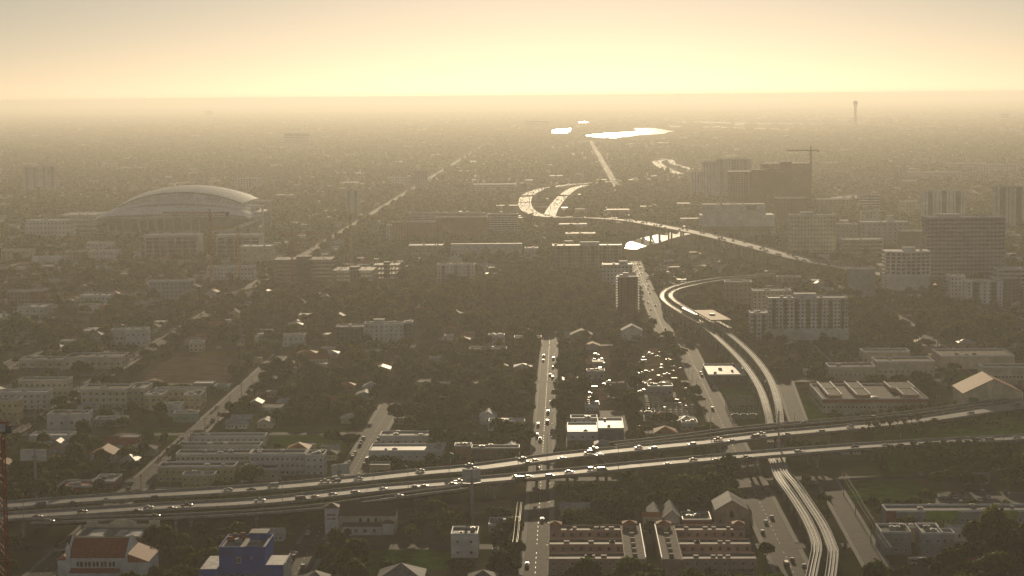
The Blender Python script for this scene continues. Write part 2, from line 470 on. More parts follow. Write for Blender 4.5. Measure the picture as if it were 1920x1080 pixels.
sheet('lagoon', pxpoly((1030, 246), (1045, 242), (1072, 240), (1070, 247), (1052, 250), (1034, 249)), 'water', 0.06, wob=14)
sheet('lagoon', pxpoly((1100, 254), (1130, 250), (1193, 246), (1192, 240.5), (1225, 240), (1262, 246), (1240, 251), (1190, 254), (1150, 259), (1118, 257.5)), 'water', 0.06, wob=14)
sheet('lagoon', pxpoly((1082, 229), (1094, 228), (1102, 228.6), (1098, 230), (1088, 230)), 'water', 0.06, wob=14)
sheet('river', pxpoly((1172, 466), (1176, 455), (1196, 448), (1240, 438), (1290, 432), (1302, 437), (1264, 446), (1236, 455), (1210, 462), (1192, 468)), 'water', 0.06, wob=1.0)
sheet('river', pxpoly((1548, 372), (1575, 368), (1615, 366), (1640, 362), (1628, 370), (1600, 374), (1568, 377)), 'water', 0.06)

def keep_low(*p): mark_poly([(q.x, q.y) for q in pxpoly(*p)])
keep_low((1026, 259), (1036, 240), (1075, 239), (1080, 258)); keep_low((1098, 268), (1105, 248), (1190, 239), (1265, 239), (1270, 256), (1200, 268))
keep_low((1076, 240), (1080, 227), (1112, 227), (1114, 240)); keep_low((1130, 222), (1132, 206), (1160, 206), (1162, 222)); keep_low((1115, 482), (1140, 452), (1290, 428), (1310, 440), (1240, 474), (1190, 492)); keep_low((1545, 382), (1560, 366), (1645, 360), (1640, 380))
for i, (xa, ya, xb, yb, w) in enumerate(((1230, 236, 1500, 243, 60), (1270, 228, 1560, 234, 70), (1390, 222, 1700, 226, 60), (1300, 243, 1420, 229, 30), (1500, 217, 1900, 221, 70))):
    P, Q = G(xa, ya), G(xb, yb); d_ = (Q-P).normalized(); n_ = Vector((-d_.y, d_.x, 0))*w
    sheet('runway', [P-n_, Q-n_, Q+n_, P+n_], 'concrete', 0.05+i*.01)
# ------------------------------------------------------------------ fields and lots
sheet('bare_field', pxpoly((262, 718), (300, 682), (330, 668), (392, 665), (452, 667), (452, 690), (425, 718), (380, 722), (310, 724)), 'soil', 0.03, wob=0.8)
sheet('lawn', pxpoly((318, 662), (460, 655), (462, 666), (330, 668)), 'dry_grass', 0.028, wob=0.5)
sheet('lawn', pxpoly((505, 840), (520, 800), (660, 797), (655, 838)), 'grass', 0.03, wob=0.5)
sheet('lawn', pxpoly((245, 822), (255, 803), (340, 802), (330, 823)), 'grass', 0.03, wob=0.4)
sheet('lawn', pxpoly((650, 1046), (660, 1024), (845, 1024), (842, 1070), (700, 1072)), 'grass', 0.03, wob=0.5)
sheet('lawn', pxpoly((1592, 946), (1585, 893), (1700, 890), (1738, 918), (1742, 946)), 'grass', 0.03, wob=0.5)
sheet('lawn', pxpoly((1342, 728), (1425, 722), (1440, 788), (1365, 800)), 'grass', 0.03, wob=0.4)
sheet('lawn', pxpoly((880, 770), (895, 752), (1005, 752), (1000, 775)), 'grass', 0.03, wob=0.5)
sheet('lawn', pxpoly((60, 715), (75, 695), (165, 690), (145, 708)), 'dry_grass', 0.03, wob=0.5)
sheet('lawn', pxpoly((1500, 790), (1503, 745), (1530, 745), (1560, 790)), 'grass', 0.03, wob=0.3)
sheet('car_park', pxpoly((1752, 949), (1758, 922), (1920, 922), (1945, 949)), 'old_asphalt', 0.034)
sheet('car_park', pxpoly((0, 690), (40, 688), (215, 692), (190, 706), (0, 700)), 'old_asphalt', 0.034)
sheet('yard', pxpoly((1100, 762), (1100, 690), (1128, 688), (1138, 762)), 'soil', 0.034, wob=0.5)
sheet('yard', pxpoly((1098, 684), (1098, 660), (1142, 658), (1146, 682)), 'soil', 0.034, wob=0.5)
sheet('yard', pxpoly((1205, 790), (1208, 735), (1265, 735), (1300, 790)), 'old_asphalt', 0.034, wob=0.5)
sheet('yard', pxpoly((1212, 718), (1206, 655), (1232, 652), (1255, 715)), 'soil', 0.034, wob=0.5)
sheet('yard', pxpoly((1062, 838), (1060, 770), (1170, 770), (1185, 836)), 'old_asphalt', 0.034)
sheet('yard', pxpoly((510, 545), (520, 520), (760, 515), (740, 545)), 'soil', 0.034, wob=0.8)
sheet('yard', pxpoly((395, 992), (690, 960), (960, 935), (955, 958), (780, 975), (640, 1010)), 'soil', 0.03, wob=0.5)

# ------------------------------------------------------------------ streets: asphalt, a pavement each side, a centre line
AVES = [877, 1035, 1181, 1392, 1600, 1810, 2050]
def street(px, py, ya, yb, w=11.0, walk=True, x=None, line='paint_white', m='asphalt'):
    X = G(px, py).x if x is None else x
    mb = MB(); n = max(1, int((yb-ya)/40))
    for k in range(n):
        a, b = ya+(yb-ya)*k/n, ya+(yb-ya)*(k+1)/n
        mb.quad((X-w/2, a, .045), (X+w/2, a, .045), (X+w/2, b, .045), (X-w/2, b, .045))
    s = mb.build('street', m, kind='structure')
    if walk:
        cuts = [ya] + [v for v in AVES if ya+8 < v < min(yb, 2100)-8] + [yb]
        for a, b in zip(cuts[:-1], cuts[1:]):
            for sg in (-1, 1):
                e = MB(); i, o = X+sg*(w/2), X+sg*(w/2+2.2)
                e.box(min(i, o), max(i, o), a+6, b-6, 0.0, 0.13)
                e.build('pavement', 'kerb', s)
    if line:
        l = MB(); y = ya+2
        while y < min(yb, 2600):
            l.quad((X-.08, y, .055), (X+.08, y, .055), (X+.08, y+3, .055), (X-.08, y+3, .055)); y += 9
        l.build('centre_line', line, s, kind='stuff')
    mark_line([(X, ya), (X, yb)], w-1 if walk else w+14)
    return X
def avenue(Y, xa, xb, w=10.0):
    mb = MB(); n = max(1, int((xb-xa)/40))
    for k in range(n):
        a, b = xa+(xb-xa)*k/n, xa+(xb-xa)*(k+1)/n
        mb.quad((a, Y-w/2, .06), (b, Y-w/2, .06), (b, Y+w/2, .06), (a, Y+w/2, .06))
    mb.build('avenue', 'asphalt', kind='structure')
    mark_line([(xa, Y), (xb, Y)], w+3)
S3X = street(1020, 808, 780, 1660, 10.0)
S2X = street(328, 847, 780, 1560, 10.0)
S1X = street(100, 763, 780, 2560, 9.0)
street(0, 0, 2560, 9500, 11.0, False, x=S1X, line=None, m='old_asphalt')
SMX = street(690, 835, 780, 1300, 11.5)
S4X = street(1323, 730, 780, 1600, 13.5)
street(1215, 560, 1640, 2420, 12.0, x=(G(1203, 500).x + G(1224, 600).x)/2)
street(1128, 300, 4300, 9000, 16.0, False, line=None, m='old_asphalt')
S5X = None
for a, b in (((1546, 894), (1651, 1075)), ((1470, 712), (1500, 800))):
    P, Q = G(*b), G(*a)
    fr = frames([P + (Q-P)*(k/12) for k in range(13)])
    mb = MB(); sweep(mb, fr, [(-4.6, .05), (4.6, .05)], closed=False)
    mb.f = [f[::-1] for f in mb.f]
    s = mb.build('street', 'asphalt', kind='structure')
    for sg in (-1, 1):
        e = MB(); sweep(e, fr, rect(4.6 if sg > 0 else -6.4, 6.4 if sg > 0 else -4.6, 0, .13)); e.build('pavement', 'kerb', s)
    mark_line([P, Q], 12)
for k in (-6, -5, -4, 2, 3, 4):
    street(0, 0, 1035 if k > 0 else 800, 1600 if k < 0 else 1900, 9.5, x=S3X+103*k)
for Y in AVES:
    if Y == 2050: avenue(Y, -900, -120)
    elif Y == 1810: avenue(Y, -800, -330)
    else: avenue(Y, -640, 330 if Y < 1100 else 560)

# ------------------------------------------------------------------ elevated roads
def road_pts(P): return smooth([G(x, y, z) for x, y, z in P], 9.0)
def elevated(name, label, P, w, th=1.7, rail=0.8, col_step=34.0, col_r=0.8, deck='concrete_road', lanes=4, cap=True, columns=True, fascia='concrete', markw=6):
    pts = road_pts(P); fr = frames(pts)
    root = link(name, None, kind='structure'); root['label'] = label
    mb = MB(); sweep(mb, fr, [(-w/2, 0), (w/2, 0), (w/2*.96, -.5), (w/2*.55, -th), (-w/2*.55, -th), (-w/2*.96, -.5)])
    mb.build('deck', deck, root)
    for sg in (-1, 1):
        e = MB(); sweep(e, fr, rect(sg*(w/2-.22)-.2, sg*(w/2-.22)+.2, -.35, rail)); e.build('barrier', fascia, root)
    l = MB()
    for k in range(1, lanes):
        o = -w/2+1.6+(w-3.2)*k/lanes
        for i in range(0, len(fr)-1, 2):
            a, b = fr[i], fr[i+1]
            q = []
            for (p, s, d), t in ((a, 0.0), (a, .45)):
                c = p + (b[0]-p)*t
                q.append((c+s*(o-.1), c+s*(o+.1)))
            l.quad((*q[0][0][:2], q[0][0].z+.03), (*q[0][1][:2], q[0][1].z+.03), (*q[1][1][:2], q[1][1].z+.03), (*q[1][0][:2], q[1][0].z+.03))
    for o in (-w/2+1.5, w/2-1.5): sweep(l, fr, [(o+.08, .03), (o-.08, .03)], closed=False)
    l.build('lane_marking', 'paint_white', root, kind='stuff')
    if deck in ('concrete_road', 'asphalt'):
        wr = MB()
        for k in range(lanes):
            o = -w/2+1.6+(w-3.2)*(k+.5)/lanes
            for t in (-.85, .85): sweep(wr, fr, [(o+t+.32, .015), (o+t-.32, .015)], closed=False)
        for i in range(0, len(fr)-1, 4):
            p, s_, d_ = fr[i]; a, b_ = p+s_*(w/2-.5), p-s_*(w/2-.5)
            wr.quad((*(a-d_*.15)[:2], p.z+.022), (*(a+d_*.15)[:2], p.z+.022), (*(b_+d_*.15)[:2], p.z+.022), (*(b_-d_*.15)[:2], p.z+.022))
        wr.build('tyre_wear', 'deck_wear' if deck == 'concrete_road' else 'asphalt', root, kind='stuff')
    if columns:
        acc = 12.0
        for i in range(1, len(fr)):
            acc += (fr[i][0]-fr[i-1][0]).length
            if acc > col_step:
                acc = 0.0
                p, s, d = fr[i]
                if p.z < 4: continue
                c = MB()
                if cap:
                    a, b = p+s*(w*.42), p-s*(w*.42)
                    c.bar((a.x, a.y, p.z-th-.5), (b.x, b.y, p.z-th-.5), 1.3, 1.2)
                for o in ((-.28, .28) if w > 10 and cap else (0,)):
                    q = p+s*(w*o); c.tube((q.x, q.y, -.3), (q.x, q.y, p.z-th-.3), col_r, seg=10)
                c.build('column', 'concrete', root)
    mark_line([(p.x, p.y) for p in pts], w+markw)
    return fr
Z = 9.0
FR_A = elevated('elevated_highway', 'far carriageway of the elevated concrete highway crossing the view', [(-90, 958, Z), (0, 949, Z), (240, 931, Z), (480, 916, Z), (674, 899, Z), (785, 887, Z), (897, 877, Z), (1043, 857, Z), (1127, 848, Z), (1238, 837, Z), (1349, 826, Z), (1440, 815.5, Z), (1537, 807, Z), (1630, 798, Z), (1718, 789, Z), (1800, 777, Z), (1925, 757, Z), (2040, 738, Z)], 17.0)
FR_B = elevated('elevated_highway', 'near carriageway of the elevated concrete highway crossing the view', [(-90, 976, Z), (0, 970, Z), (140, 961, Z), (278, 952, Z), (480, 941, Z), (619, 927, Z), (716, 916, Z), (841, 906, Z), (960, 896, Z), (1071, 885.5, Z), (1182, 874, Z), (1293, 863.5, Z), (1440, 851, Z), (1607, 838, Z), (1745, 829.5, Z), (1925, 820, Z), (2040, 812, Z)], 16.0)
FR_C = elevated('slip_road_viaduct', 'narrow slip road viaduct in front of the near carriageway with white parapet', [(60, 979, Z), (200, 973, Z), (330, 969, Z), (480, 961, Z), (591, 952, Z), (680, 940, Z), (780, 926, Z), (870, 915, Z)], 8.5, lanes=2, deck='asphalt')
FR_R = elevated('slip_road_viaduct', 'slip road viaduct rising behind the far carriageway over the trees', [(1150, 833, Z), (1265, 820.5, Z), (1349, 809, Z), (1440, 799, Z), (1540, 790.5, Z), (1640, 782, Z), (1760, 768, Z), (1925, 744, Z), (2040, 726, Z)], 8.0, lanes=2, deck='asphalt')

# grass banks that fill the gaps between the carriageways
def bank(name, fa, fb, xa, xb, z, oa, ob, material='grass', label=None):
    A = [(p+s*oa) for p, s, d in fa if (lambda q: q and xa < q[0] < xb)(pix(p))]
    B = [(p+s*ob) for p, s, d in fb if (lambda q: q and xa < q[0] < xb)(pix(p))]
    n = 40
    def res(P): return [P[min(len(P)-1, int(i*(len(P)-1)/n))] for i in range(n+1)]
    A, B = res(A), res(B)
    mb = MB()
    for i in range(n):
        zz = lambda k: z+0.25*math.sin(k*1.7)
        a0, a1, b0, b1 = A[i], A[i+1], B[i], B[i+1]
        T = lambda p, k: (p.x, p.y, zz(k)); Bt = lambda p: (p.x, p.y, -.2)
        mb.quad(T(b0, i), T(b1, i+1), T(a1, i+1), T(a0, i))
        mb.quad(Bt(b0), Bt(b1), T(b1, i+1), T(b0, i))
        mb.quad(Bt(a1), Bt(a0), T(a0, i), T(a1, i+1))
    o = mb.build(name, material, kind='structure')
    if label: o['label'] = label
    return o
bank('grass_bank', FR_A, FR_B, 250, 880, Z-.9, 8.6, -8.1)
bank('grass_bank', FR_B, FR_C, 470, 700, Z-.9, 8.1, -4.4)
bank('grass_bank', FR_A, FR_B, 1610, 2030, Z-1.2, 8.6, -8.1)
bank('embankment', FR_R, FR_B, 1660, 2035, Z-1.9, -6.0, 10.0)
# planted slope in front of the right-hand end of the highway
A = [(p+s*8.2) for p, s, d in FR_B if (lambda q: q and q[0] > 1620)(pix(p))]
mb = MB()
for a, b in zip(A[:-1], A[1:]):
    mb.quad((a.x, a.y-26, .1), (b.x, b.y-26, .1), (b.x, b.y, Z-1.2), (a.x, a.y, Z-1.2))
mb.build('embankment', 'grass', kind='structure')
SLOPE = A

# ------------------------------------------------------------------ railway: two elevated guideways side by side
def guideway(name, label, P, w=4.6, material='concrete'):
    pts = road_pts(P); fr = frames(pts)
    root = link(name, None, kind='structure'); root['label'] = label
    mb = MB(); sweep(mb, fr, [(-w/2, 0), (w/2, 0), (w/2, -.35), (w*.25, -1.9), (-w*.25, -1.9), (-w/2, -.35)])
    mb.build('girder', material, root)
    for o in (-w/2+.18, w/2-.18):
        e = MB(); sweep(e, fr, rect(o-.16, o+.16, -.2, .75)); e.build('parapet', 'concrete', root)
    for o in (-.75, .75):
        e = MB(); sweep(e, fr, rect(o-.3, o+.3, 0, .28)); e.build('rail_plinth', 'concrete_dark', root)
        e = MB(); sweep(e, fr, rect(o-.09, o+.09, .28, .48)); e.build('rail', 'steel', root)
    acc = 10
    for i in range(1, len(fr)):
        acc += (fr[i][0]-fr[i-1][0]).length
        if acc > 26 and fr[i][0].z > 3:
            acc = 0; p, s, d = fr[i]
            c = MB(); c.tube((p.x, p.y, -.3), (p.x, p.y, p.z-2.6), .75, seg=10)
            a, b = p+s*(w*.4), p-s*(w*.4)
            c.bar((a.x, a.y, p.z-2.3), (b.x, b.y, p.z-2.3), 1.5, .8)
            c.build('column', 'concrete', root)
    mark_line([(p.x, p.y) for p in pts], w+8)
    return fr
def rail_z(x, y): return 11.0 if y < 800 or y > 905 else 5.5
near_l = [(1512, 1125), (1526, 1058), (1531, 1022), (1515, 980), (1490, 938), (1470, 910), (1457, 888)]
near_r = [(1551, 1125), (1562, 1044), (1559, 1024), (1543, 986), (1518, 947), (1493, 910), (1472, 884)]
guideway('railway_guideway', 'left track of the elevated railway running from under the highway', [(x, y, 8.0 if y > 905 else 5.8) for x, y in near_l] + [(1444, 845, 5.2), (1444, 800, 7.0), (1437, 765, 10.0), (1424, 728, 11), (1400, 690, 11), (1374, 661, 11), (1343, 632, 11), (1312, 606, 11), (1280, 588, 11), (1252, 570, 11), (1241, 556, 11), (1251, 543, 11), (1280, 533, 11), (1330, 524, 11), (1390, 518, 11), (1450, 513, 11)])
guideway('railway_guideway', 'right track of the elevated railway running from under the highway', [(x, y, 8.0 if y > 905 else 5.8) for x, y in near_r] + [(1462, 845, 5.2), (1463, 800, 7.0), (1459, 758, 10.0), (1445, 714, 11), (1421, 678, 11), (1392, 648, 11), (1360, 622, 11), (1330, 601, 11), (1296, 583, 11), (1267, 566, 11), (1257, 554, 11), (1266, 545, 11), (1292, 537, 11), (1338, 528, 11), (1392, 522, 11), (1450, 517, 11)])

# ------------------------------------------------------------------ far expressway climbing over the river
FAR_ROADS = []
FR_E = elevated('expressway_viaduct', 'distant expressway viaduct climbing over the river', [(1690, 520, .9), (1640, 512, 1.0), (1585, 502, 4), (1530, 492, 8), (1470, 478, 12), (1400, 459, 16), (1340, 444, 19), (1290, 433, 21), (1240, 424, 21), (1180, 414, 18), (1110, 409, 12), (1050, 408, 8), (1012, 404, 4), (990, 394, 1.2), (984, 380, 1.0), (990, 366, .9), (1012, 356, .9), (1050, 349, .9), (1100, 344, .9), (1170, 339, .9), (1240, 336, .9)], 24, lanes=6, col_step=42, col_r=1.3, deck='far_deck', markw=26)
FAR_ROADS.append(elevated('expressway', 'distant expressway lanes bending away beside the trees', [(1030, 407, 3), (1035, 394, 1.2), (1045, 380, .9), (1058, 366, .9), (1075, 354, .9), (1100, 347, .9)], 20, columns=False, lanes=5, deck='far_deck', markw=26))
FAR_ROADS.append(elevated('expressway', 'faint expressway curving far off below the lagoon', [(1290, 330, .9), (1262, 322, .9), (1240, 312, .9), (1232, 303, .9), (1250, 299, .9)], 26, columns=False, lanes=5, deck='far_deck', markw=26))
FAR_ROADS.append(elevated('expressway', 'far ground level expressway lanes beside the cranked interchange', [(1310, 322, .9), (1285, 314, .9), (1262, 307, .9), (1256, 300, .9), (1235, 297, .9)], 18, columns=False, lanes=4, deck='far_deck', markw=26))
elevated('flyover', 'thin flyover crossing the distant expressway lanes', [(962, 368, 10), (1000, 366.5, 11), (1040, 366, 11), (1085, 367, 10)], 10, lanes=2, col_step=50)
# river road and low links
mb = MB(); P = [G(x, y) for x, y in ((1190, 470), (1198, 480), (1203, 492))]
# ------------------------------------------------------------------ buildings
def make_window():
    mb = MB()
    t = 0.09
    mb.box(-.5, .5, -.10, .03, .5-t, .5); mb.box(-.5, .5, -.16, .03, -.5, -.5+t)
    mb.box(-.5, -.5+t, -.10, .03, -.5+t, .5-t); mb.box(.5-t, .5, -.10, .03, -.5+t, .5-t)
    mb.box(-.5+t, .5-t, -.035, .03, -.5+t, .5-t, 1)
    mb.box(-.02, .02, -.06, -.03, -.5+t, .5-t)
    return mb.mesh('window')
WIN = {}
def window_mesh(frame='trim'):
    if frame not in WIN:
        me = make_window(); me.materials.append(M[frame]); me.materials.append(M['glass']); WIN[frame] = me
    return WIN[frame]
def arched_mesh():
    mb = MB(); n = 8
    prof = [(-.5, -.5), (.5, -.5)] + [(.5*math.cos(math.pi*i/n), .15+.35*math.sin(math.pi*i/n)) for i in range(n+1)]
    mb.extrude_y(prof, -.03, .05)
    mb.m = [1]*len(mb.f)
    mb.box(-.62, .62, -.16, .03, -.6, -.5); 
    for i in range(n):
        a, b = math.pi*i/n, math.pi*(i+1)/n
        mb.bar((.56*math.cos(a), -.06, .15+.4*math.sin(a)), (.56*math.cos(b), -.06, .15+.4*math.sin(b)), .12, .08)
    mb.box(-.62, -.5, -.1, .03, -.5, .15); mb.box(.5, .62, -.1, .03, -.5, .15)
    me = mb.mesh('arched_window'); me.materials.append(M['trim']); me.materials.append(M['glass'])
    return me
ARCH = arched_mesh()

def put_window(root, x, y, z, w, h, rz, frame='trim', me=None):
    o = link('window', me or window_mesh(frame), root, (x, y, z))
    o.scale = (w, 1, h); o.rotation_euler = (0, 0, rz)
    return o
FACES = {'f': 0.0, 'l': -math.pi/2, 'r': math.pi/2, 'b': math.pi}
def on_face(face, W, D, u, out=0.0):
    if face == 'f': return (u, -D/2-out)
    if face == 'b': return (-u, D/2+out)
    if face == 'l': return (-W/2-out, -u)
    return (W/2+out, u)
def face_windows(root, face, W, D, z0, dz, floors, bays, ww, wh, ind=True, frame='trim', margin=0.0, cx=0.0, span=None, me=None):
    L = span if span else ((W if face in 'fb' else D)-2*margin)
    step = L/bays
    if ind:
        for k in range(floors):
            for i in range(bays):
                x, y = on_face(face, W, D, cx-L/2+step*(i+.5))
                put_window(root, x, y, z0+dz*(k+.5), ww, wh, FACES[face], frame, me)
    else:
        mb = MB()
        for k in range(floors):
            for i in range(bays):
                u = cx-L/2+step*(i+.5); z = z0+dz*(k+.5)
                (xa, ya), (xb, yb) = on_face(face, W, D, u-ww/2, .06), on_face(face, W, D, u+ww/2, -.03)
                mb.box(min(xa, xb), max(xa, xb), min(ya, yb), max(ya, yb), z-wh/2, z+wh/2)
        mb.build('window_grid', 'glass', root, kind='stuff')
def flat_roof(root, W, D, H, rm, par=0.9, trim='trim', x=0.0, y=0.0, pt=0.35):
    mb = MB(); mb.box(x-W/2+pt, x+W/2-pt, y-D/2+pt, y+D/2-pt, H-.3, H+.04); mb.build('roof', rm, root)
    mb = MB()
    mb.box(x-W/2-.06, x+W/2+.06, y-D/2-.06, y-D/2+pt, H-.02, H+par); mb.box(x-W/2-.06, x+W/2+.06, y+D/2-pt, y+D/2+.06, H-.02, H+par)
    mb.box(x-W/2-.06, x-W/2+pt, y-D/2+pt, y+D/2-pt, H-.02, H+par); mb.box(x+W/2-pt, x+W/2+.06, y-D/2+pt, y+D/2-pt, H-.02, H+par)
    mb.build('parapet', trim, root)
def roof_units(root, W, D, H, n, seed, big=False):
    r = random.Random(seed)
    for i in range(n):
        w, d, h = r.uniform(1.4, 3.2), r.uniform(1.4, 2.8), r.uniform(.9, 1.7)
        if big and i == 0: w, d, h = W*.28, min(D*.5, 9), 3.6
        x, y = r.uniform(-W/2+w, W/2-w) if W > 2*w else 0, r.uniform(-D/2+d, D/2-d) if D > 2*d else 0
        mb = MB(); mb.box(x-w/2, x+w/2, y-d/2, y+d/2, H, H+h)
        if not (big and i == 0):
            mb.tube((x, y, H+h), (x, y, H+h+.25), min(w, d)*.32, seg=8)
        mb.build('stair_tower' if big and i == 0 else 'air_conditioner', ['pale_wall', 'galvanised', 'galvanised'][0 if big and i == 0 else 1], root)
BUILT = []       # footprints with a short phrase, used later to say what trees and cars stand beside
def near_front(xl, xr, yb, yt, depth, z0=0.0):
    P, Q = G(xl, yb), G(xr, yb)
    Yf = (P.y+Q.y)/2
    xa, xb = Xat(xl, yb, Yf), Xat(xr, yb, Yf)
    H = Zat((xl+xr)/2, yt, Yf)
    return xa, xb, Yf, H
def building(name, label, cat, xl, xr, yb, yt, depth, wall='white_wall', roof='roof_grey', floors=3, bays=6, style='win', ind=None, sbays=None,
             ww=1.3, wh=1.3, par=0.9, units=3, accent='brown_wall', group=None, frame='trim', front=7.0, base=None, trim=None, near=None, big=False, gf=0.0):
    xa, xb, Yf, H = near_front(xl, xr, yb, yt, depth)
    W, D = xb-xa, depth
    cx, cy = (xa+xb)/2, Yf+D/2
    root = thing(name, label, cat, (cx, cy, 0), 0, group)
    mark_rect(xa-2, xb+2, Yf-front-max(0, (Yf-1250)*.022), Yf+D+2)
    BUILT.append((cx, cy, W, D, near))
    mb = MB(); mb.box(-W/2, W/2, -D/2, D/2, -.3, H); mb.build('wall', wall, root)
    if style != 'open': flat_roof(root, W, D, H, roof, par, trim or 'trim')
    side = 'l' if cx > 0 else 'r'
    dist = Yf
    if ind is None: ind = ww*FPX/dist > 4.2
    z0 = gf; dz = (H-.5-gf)/floors
    if sbays is None: sbays = max(1, int(D/ (W/bays)))
    seed = int(abs(cx*7+cy*13))
    if style in ('win', 'bands', 'balc'):
        face_windows(root, 'f', W, D, z0, dz, floors, bays, min(ww, W/bays*.7), min(wh, dz*.7), ind and floors*bays <= 130, frame)
        if sbays: face_windows(root, side, W, D, z0, dz, floors, sbays, ww, min(wh, dz*.7), False)
    if style == 'bands':
        nb = max(2, bays//3)
        for i in range(nb):
            u = -W/2+W*(i+.5)/nb
            mb = MB(); mb.box(u-W/nb*.17, u+W/nb*.17, -D/2-.2, -D/2+.05, .5, H-.4); mb.build('facade_band', accent, root)
            g = MB()
            for k in range(floors):
                z = z0+dz*(k+.5); g.box(u-W/nb*.11, u+W/nb*.11, -D/2-.27, -D/2-.15, z-dz*.28, z+dz*.28)
            g.build('window_grid', 'glass', root, kind='stuff')
    if style == 'balc':
        for k in range(1, floors+1):
            z = dz*k
            mb = MB(); mb.box(-W/2+.5, W/2-.5, -D/2-1.6, -D/2+.02, z-.18, z)
            if k < floors:
                mb.box(-W/2+.5, W/2-.5, -D/2-1.6, -D/2-1.5, z, z+.95)
                for i in range(bays+1):
                    u = -W/2+.6+(W-1.2)*i/bays; mb.box(u-.09, u+.09, -D/2-1.58, -D/2-1.42, z+.95, z+dz-.18)
            mb.build('balcony', trim or 'trim', root)
    if style == 'strip':
        for k in range(floors):
            z = z0+dz*(k+.55)
            mb = MB(); mb.box(-W/2+.6, W/2-.6, -D/2-.05, -D/2+.02, z-dz*.24, z+dz*.24); mb.build('window_band', 'glass', root)
            mb = MB(); s = -1 if side == 'l' else 1
            mb.box(min(s*W/2-.02, s*W/2+.05), max(s*W/2-.02, s*W/2+.05), -D/2+.6, D/2-.6, z-dz*.24, z+dz*.24); mb.build('window_band', 'glass', root)
        g = MB()
        for i in range(1, bays):
            u = -W/2+W*i/bays; g.box(u-.12, u+.12, -D/2-.12, -D/2+.01, gf, H-.3)
        g.build('mullion', frame, root, kind='stuff')
    if style == 'frame':
        mb = MB(); mb.box(-W/2+1.5, W/2-1.5, -D/2-.06, -D/2+.02, .8, H-2.2); mb.build('glass_front', 'glass', root)
        for i in range(bays+1):
            u = -W/2+1.2+(W-2.4)*i/bays; mb = MB(); mb.box(u-.55, u+.55, -D/2-.8, -D/2+.02, -.3, H-1.0); mb.build('pilaster', wall, root)
        mb = MB()
        for k in range(1, floors):
            z = dz*k; mb.box(-W/2+1.8, W/2-1.8, -D/2-.35, -D/2+.01, z-.3, z+.3)
        mb.build('floor_band', wall, root, kind='stuff')
        mb = MB(); mb.box(-W/2-.6, W/2+.6, -D/2-1.6, -D/2+1.2, H+par+.004, H+par+.9); mb.build('cornice', wall, root)
    if units: roof_units(root, W, D, H, units, seed, big)
    if base:
        mb = MB(); mb.box(-W/2-.5, W/2+.5, -D/2-.5, D/2+.5, -.3, base); mb.build('podium', trim or 'concrete', root)
    root['_w'] = 0
    del root['_w']
    return root, W, D, H

b = building
# ---- left middle distance
b('apartment_block', 'white slab apartment block standing alone left of the stadium', 'building', 42, 108, 357, 313, 18, 'pale_wall', 'roof_grey', 14, 14, 'bands', accent='grey_wall', near='the lone white slab block')
b('office_block', 'low white office block with square windows left of the stadium', 'building', 48, 130, 449, 414, 40, 'white_wall', 'roof_white', 4, 12, ww=2.0, wh=1.8)
b('car_park_building', 'long pale parking structure tucked behind the white offices beside the stadium', 'building', 112, 182, 437, 404, 90, 'pale_wall', 'concrete', 4, 10, 'strip')
b('parking_garage', 'white framed glass garage in front of the stadium, the wider left one', 'building', 272, 372, 483, 442, 36, 'white_wall', 'roof_white', 5, 7, 'frame', near='the left framed garage')
b('parking_garage', 'white framed glass garage in front of the stadium, right one behind the cranes', 'building', 406, 489, 483, 442, 36, 'white_wall', 'roof_white', 5, 5, 'frame', near='the right framed garage')
b('office_block', 'plain cream block with stepped top beside the right framed garage', 'building', 450, 508, 496, 463, 40, 'cream_wall', 'roof_white', 3, 3, ww=3, wh=2)
b('low_building', 'low white flat roofed building in trees before the stadium, upper one', 'building', 162, 209, 470, 456, 22, 'white_wall', 'roof_white', 2, 6)
b('low_building', 'low white flat roofed building in trees before the stadium, lower one', 'building', 166, 220, 489, 471, 22, 'white_wall', 'roof_grey', 2, 8)
b('low_building', 'low pale building beside the tan block near the left edge', 'building', 60, 116, 497, 483, 20, 'white_wall', 'roof_white', 1, 6)
b('low_building', 'tan low block left of the white framed garage', 'building', 122, 158, 494, 472, 20, 'tan_wall', 'roof_gravel', 3, 5)
b('low_building', 'cream low hall at the left edge before the stadium', 'building', 2, 58, 487, 470, 24, 'cream_wall', 'roof_gravel', 2, 6)
b('apartment_block', 'three storey white apartment block beneath the tower cranes', 'building', 388, 477, 525, 501, 16, 'white_wall', 'roof_white', 3, 14, ww=1.5, wh=1.5)
b('apartment_block', 'grey four storey apartment block among trees', 'building', 279, 358, 559, 528, 16, 'grey_wall', 'roof_white', 4, 10)
b('apartment_block', 'tan and red apartment block by the marina at the left edge', 'building', 14, 60, 577, 547, 18, 'tan_wall', 'roof_gravel', 4, 7, accent='red_wall')
b('apartment_block', 'red ended apartment wing beside the tan block', 'building', 61, 80, 577, 546, 18, 'red_wall', 'roof_gravel', 4, 3)
b('boat_shed', 'white boat shed by the marina at the left edge', 'shed', 32, 84, 590, 577, 30, 'white_wall', 'roof_white', 1, 4)
b('low_building', 'white two tier low building with flat canopy in the trees', 'building', 150, 206, 572, 555, 24, 'white_wall', 'roof_white', 2, 7)
b('low_building', 'low white works building in front of the two tier one', 'building', 146, 182, 587, 574, 16, 'white_wall', 'roof_grey', 1, 5)
b('low_building', 'pale long building at the tree edge left of the construction site', 'building', 434, 478, 561, 551, 16, 'pale_wall', 'roof_white', 1, 6)
b('apartment_tower', 'small distant pale tower with dark centre strip beside the long boulevard', 'building', 648, 674, 400, 357, 18, 'pale_wall', 'roof_grey', 10, 4, 'bands', accent='slate_wall')
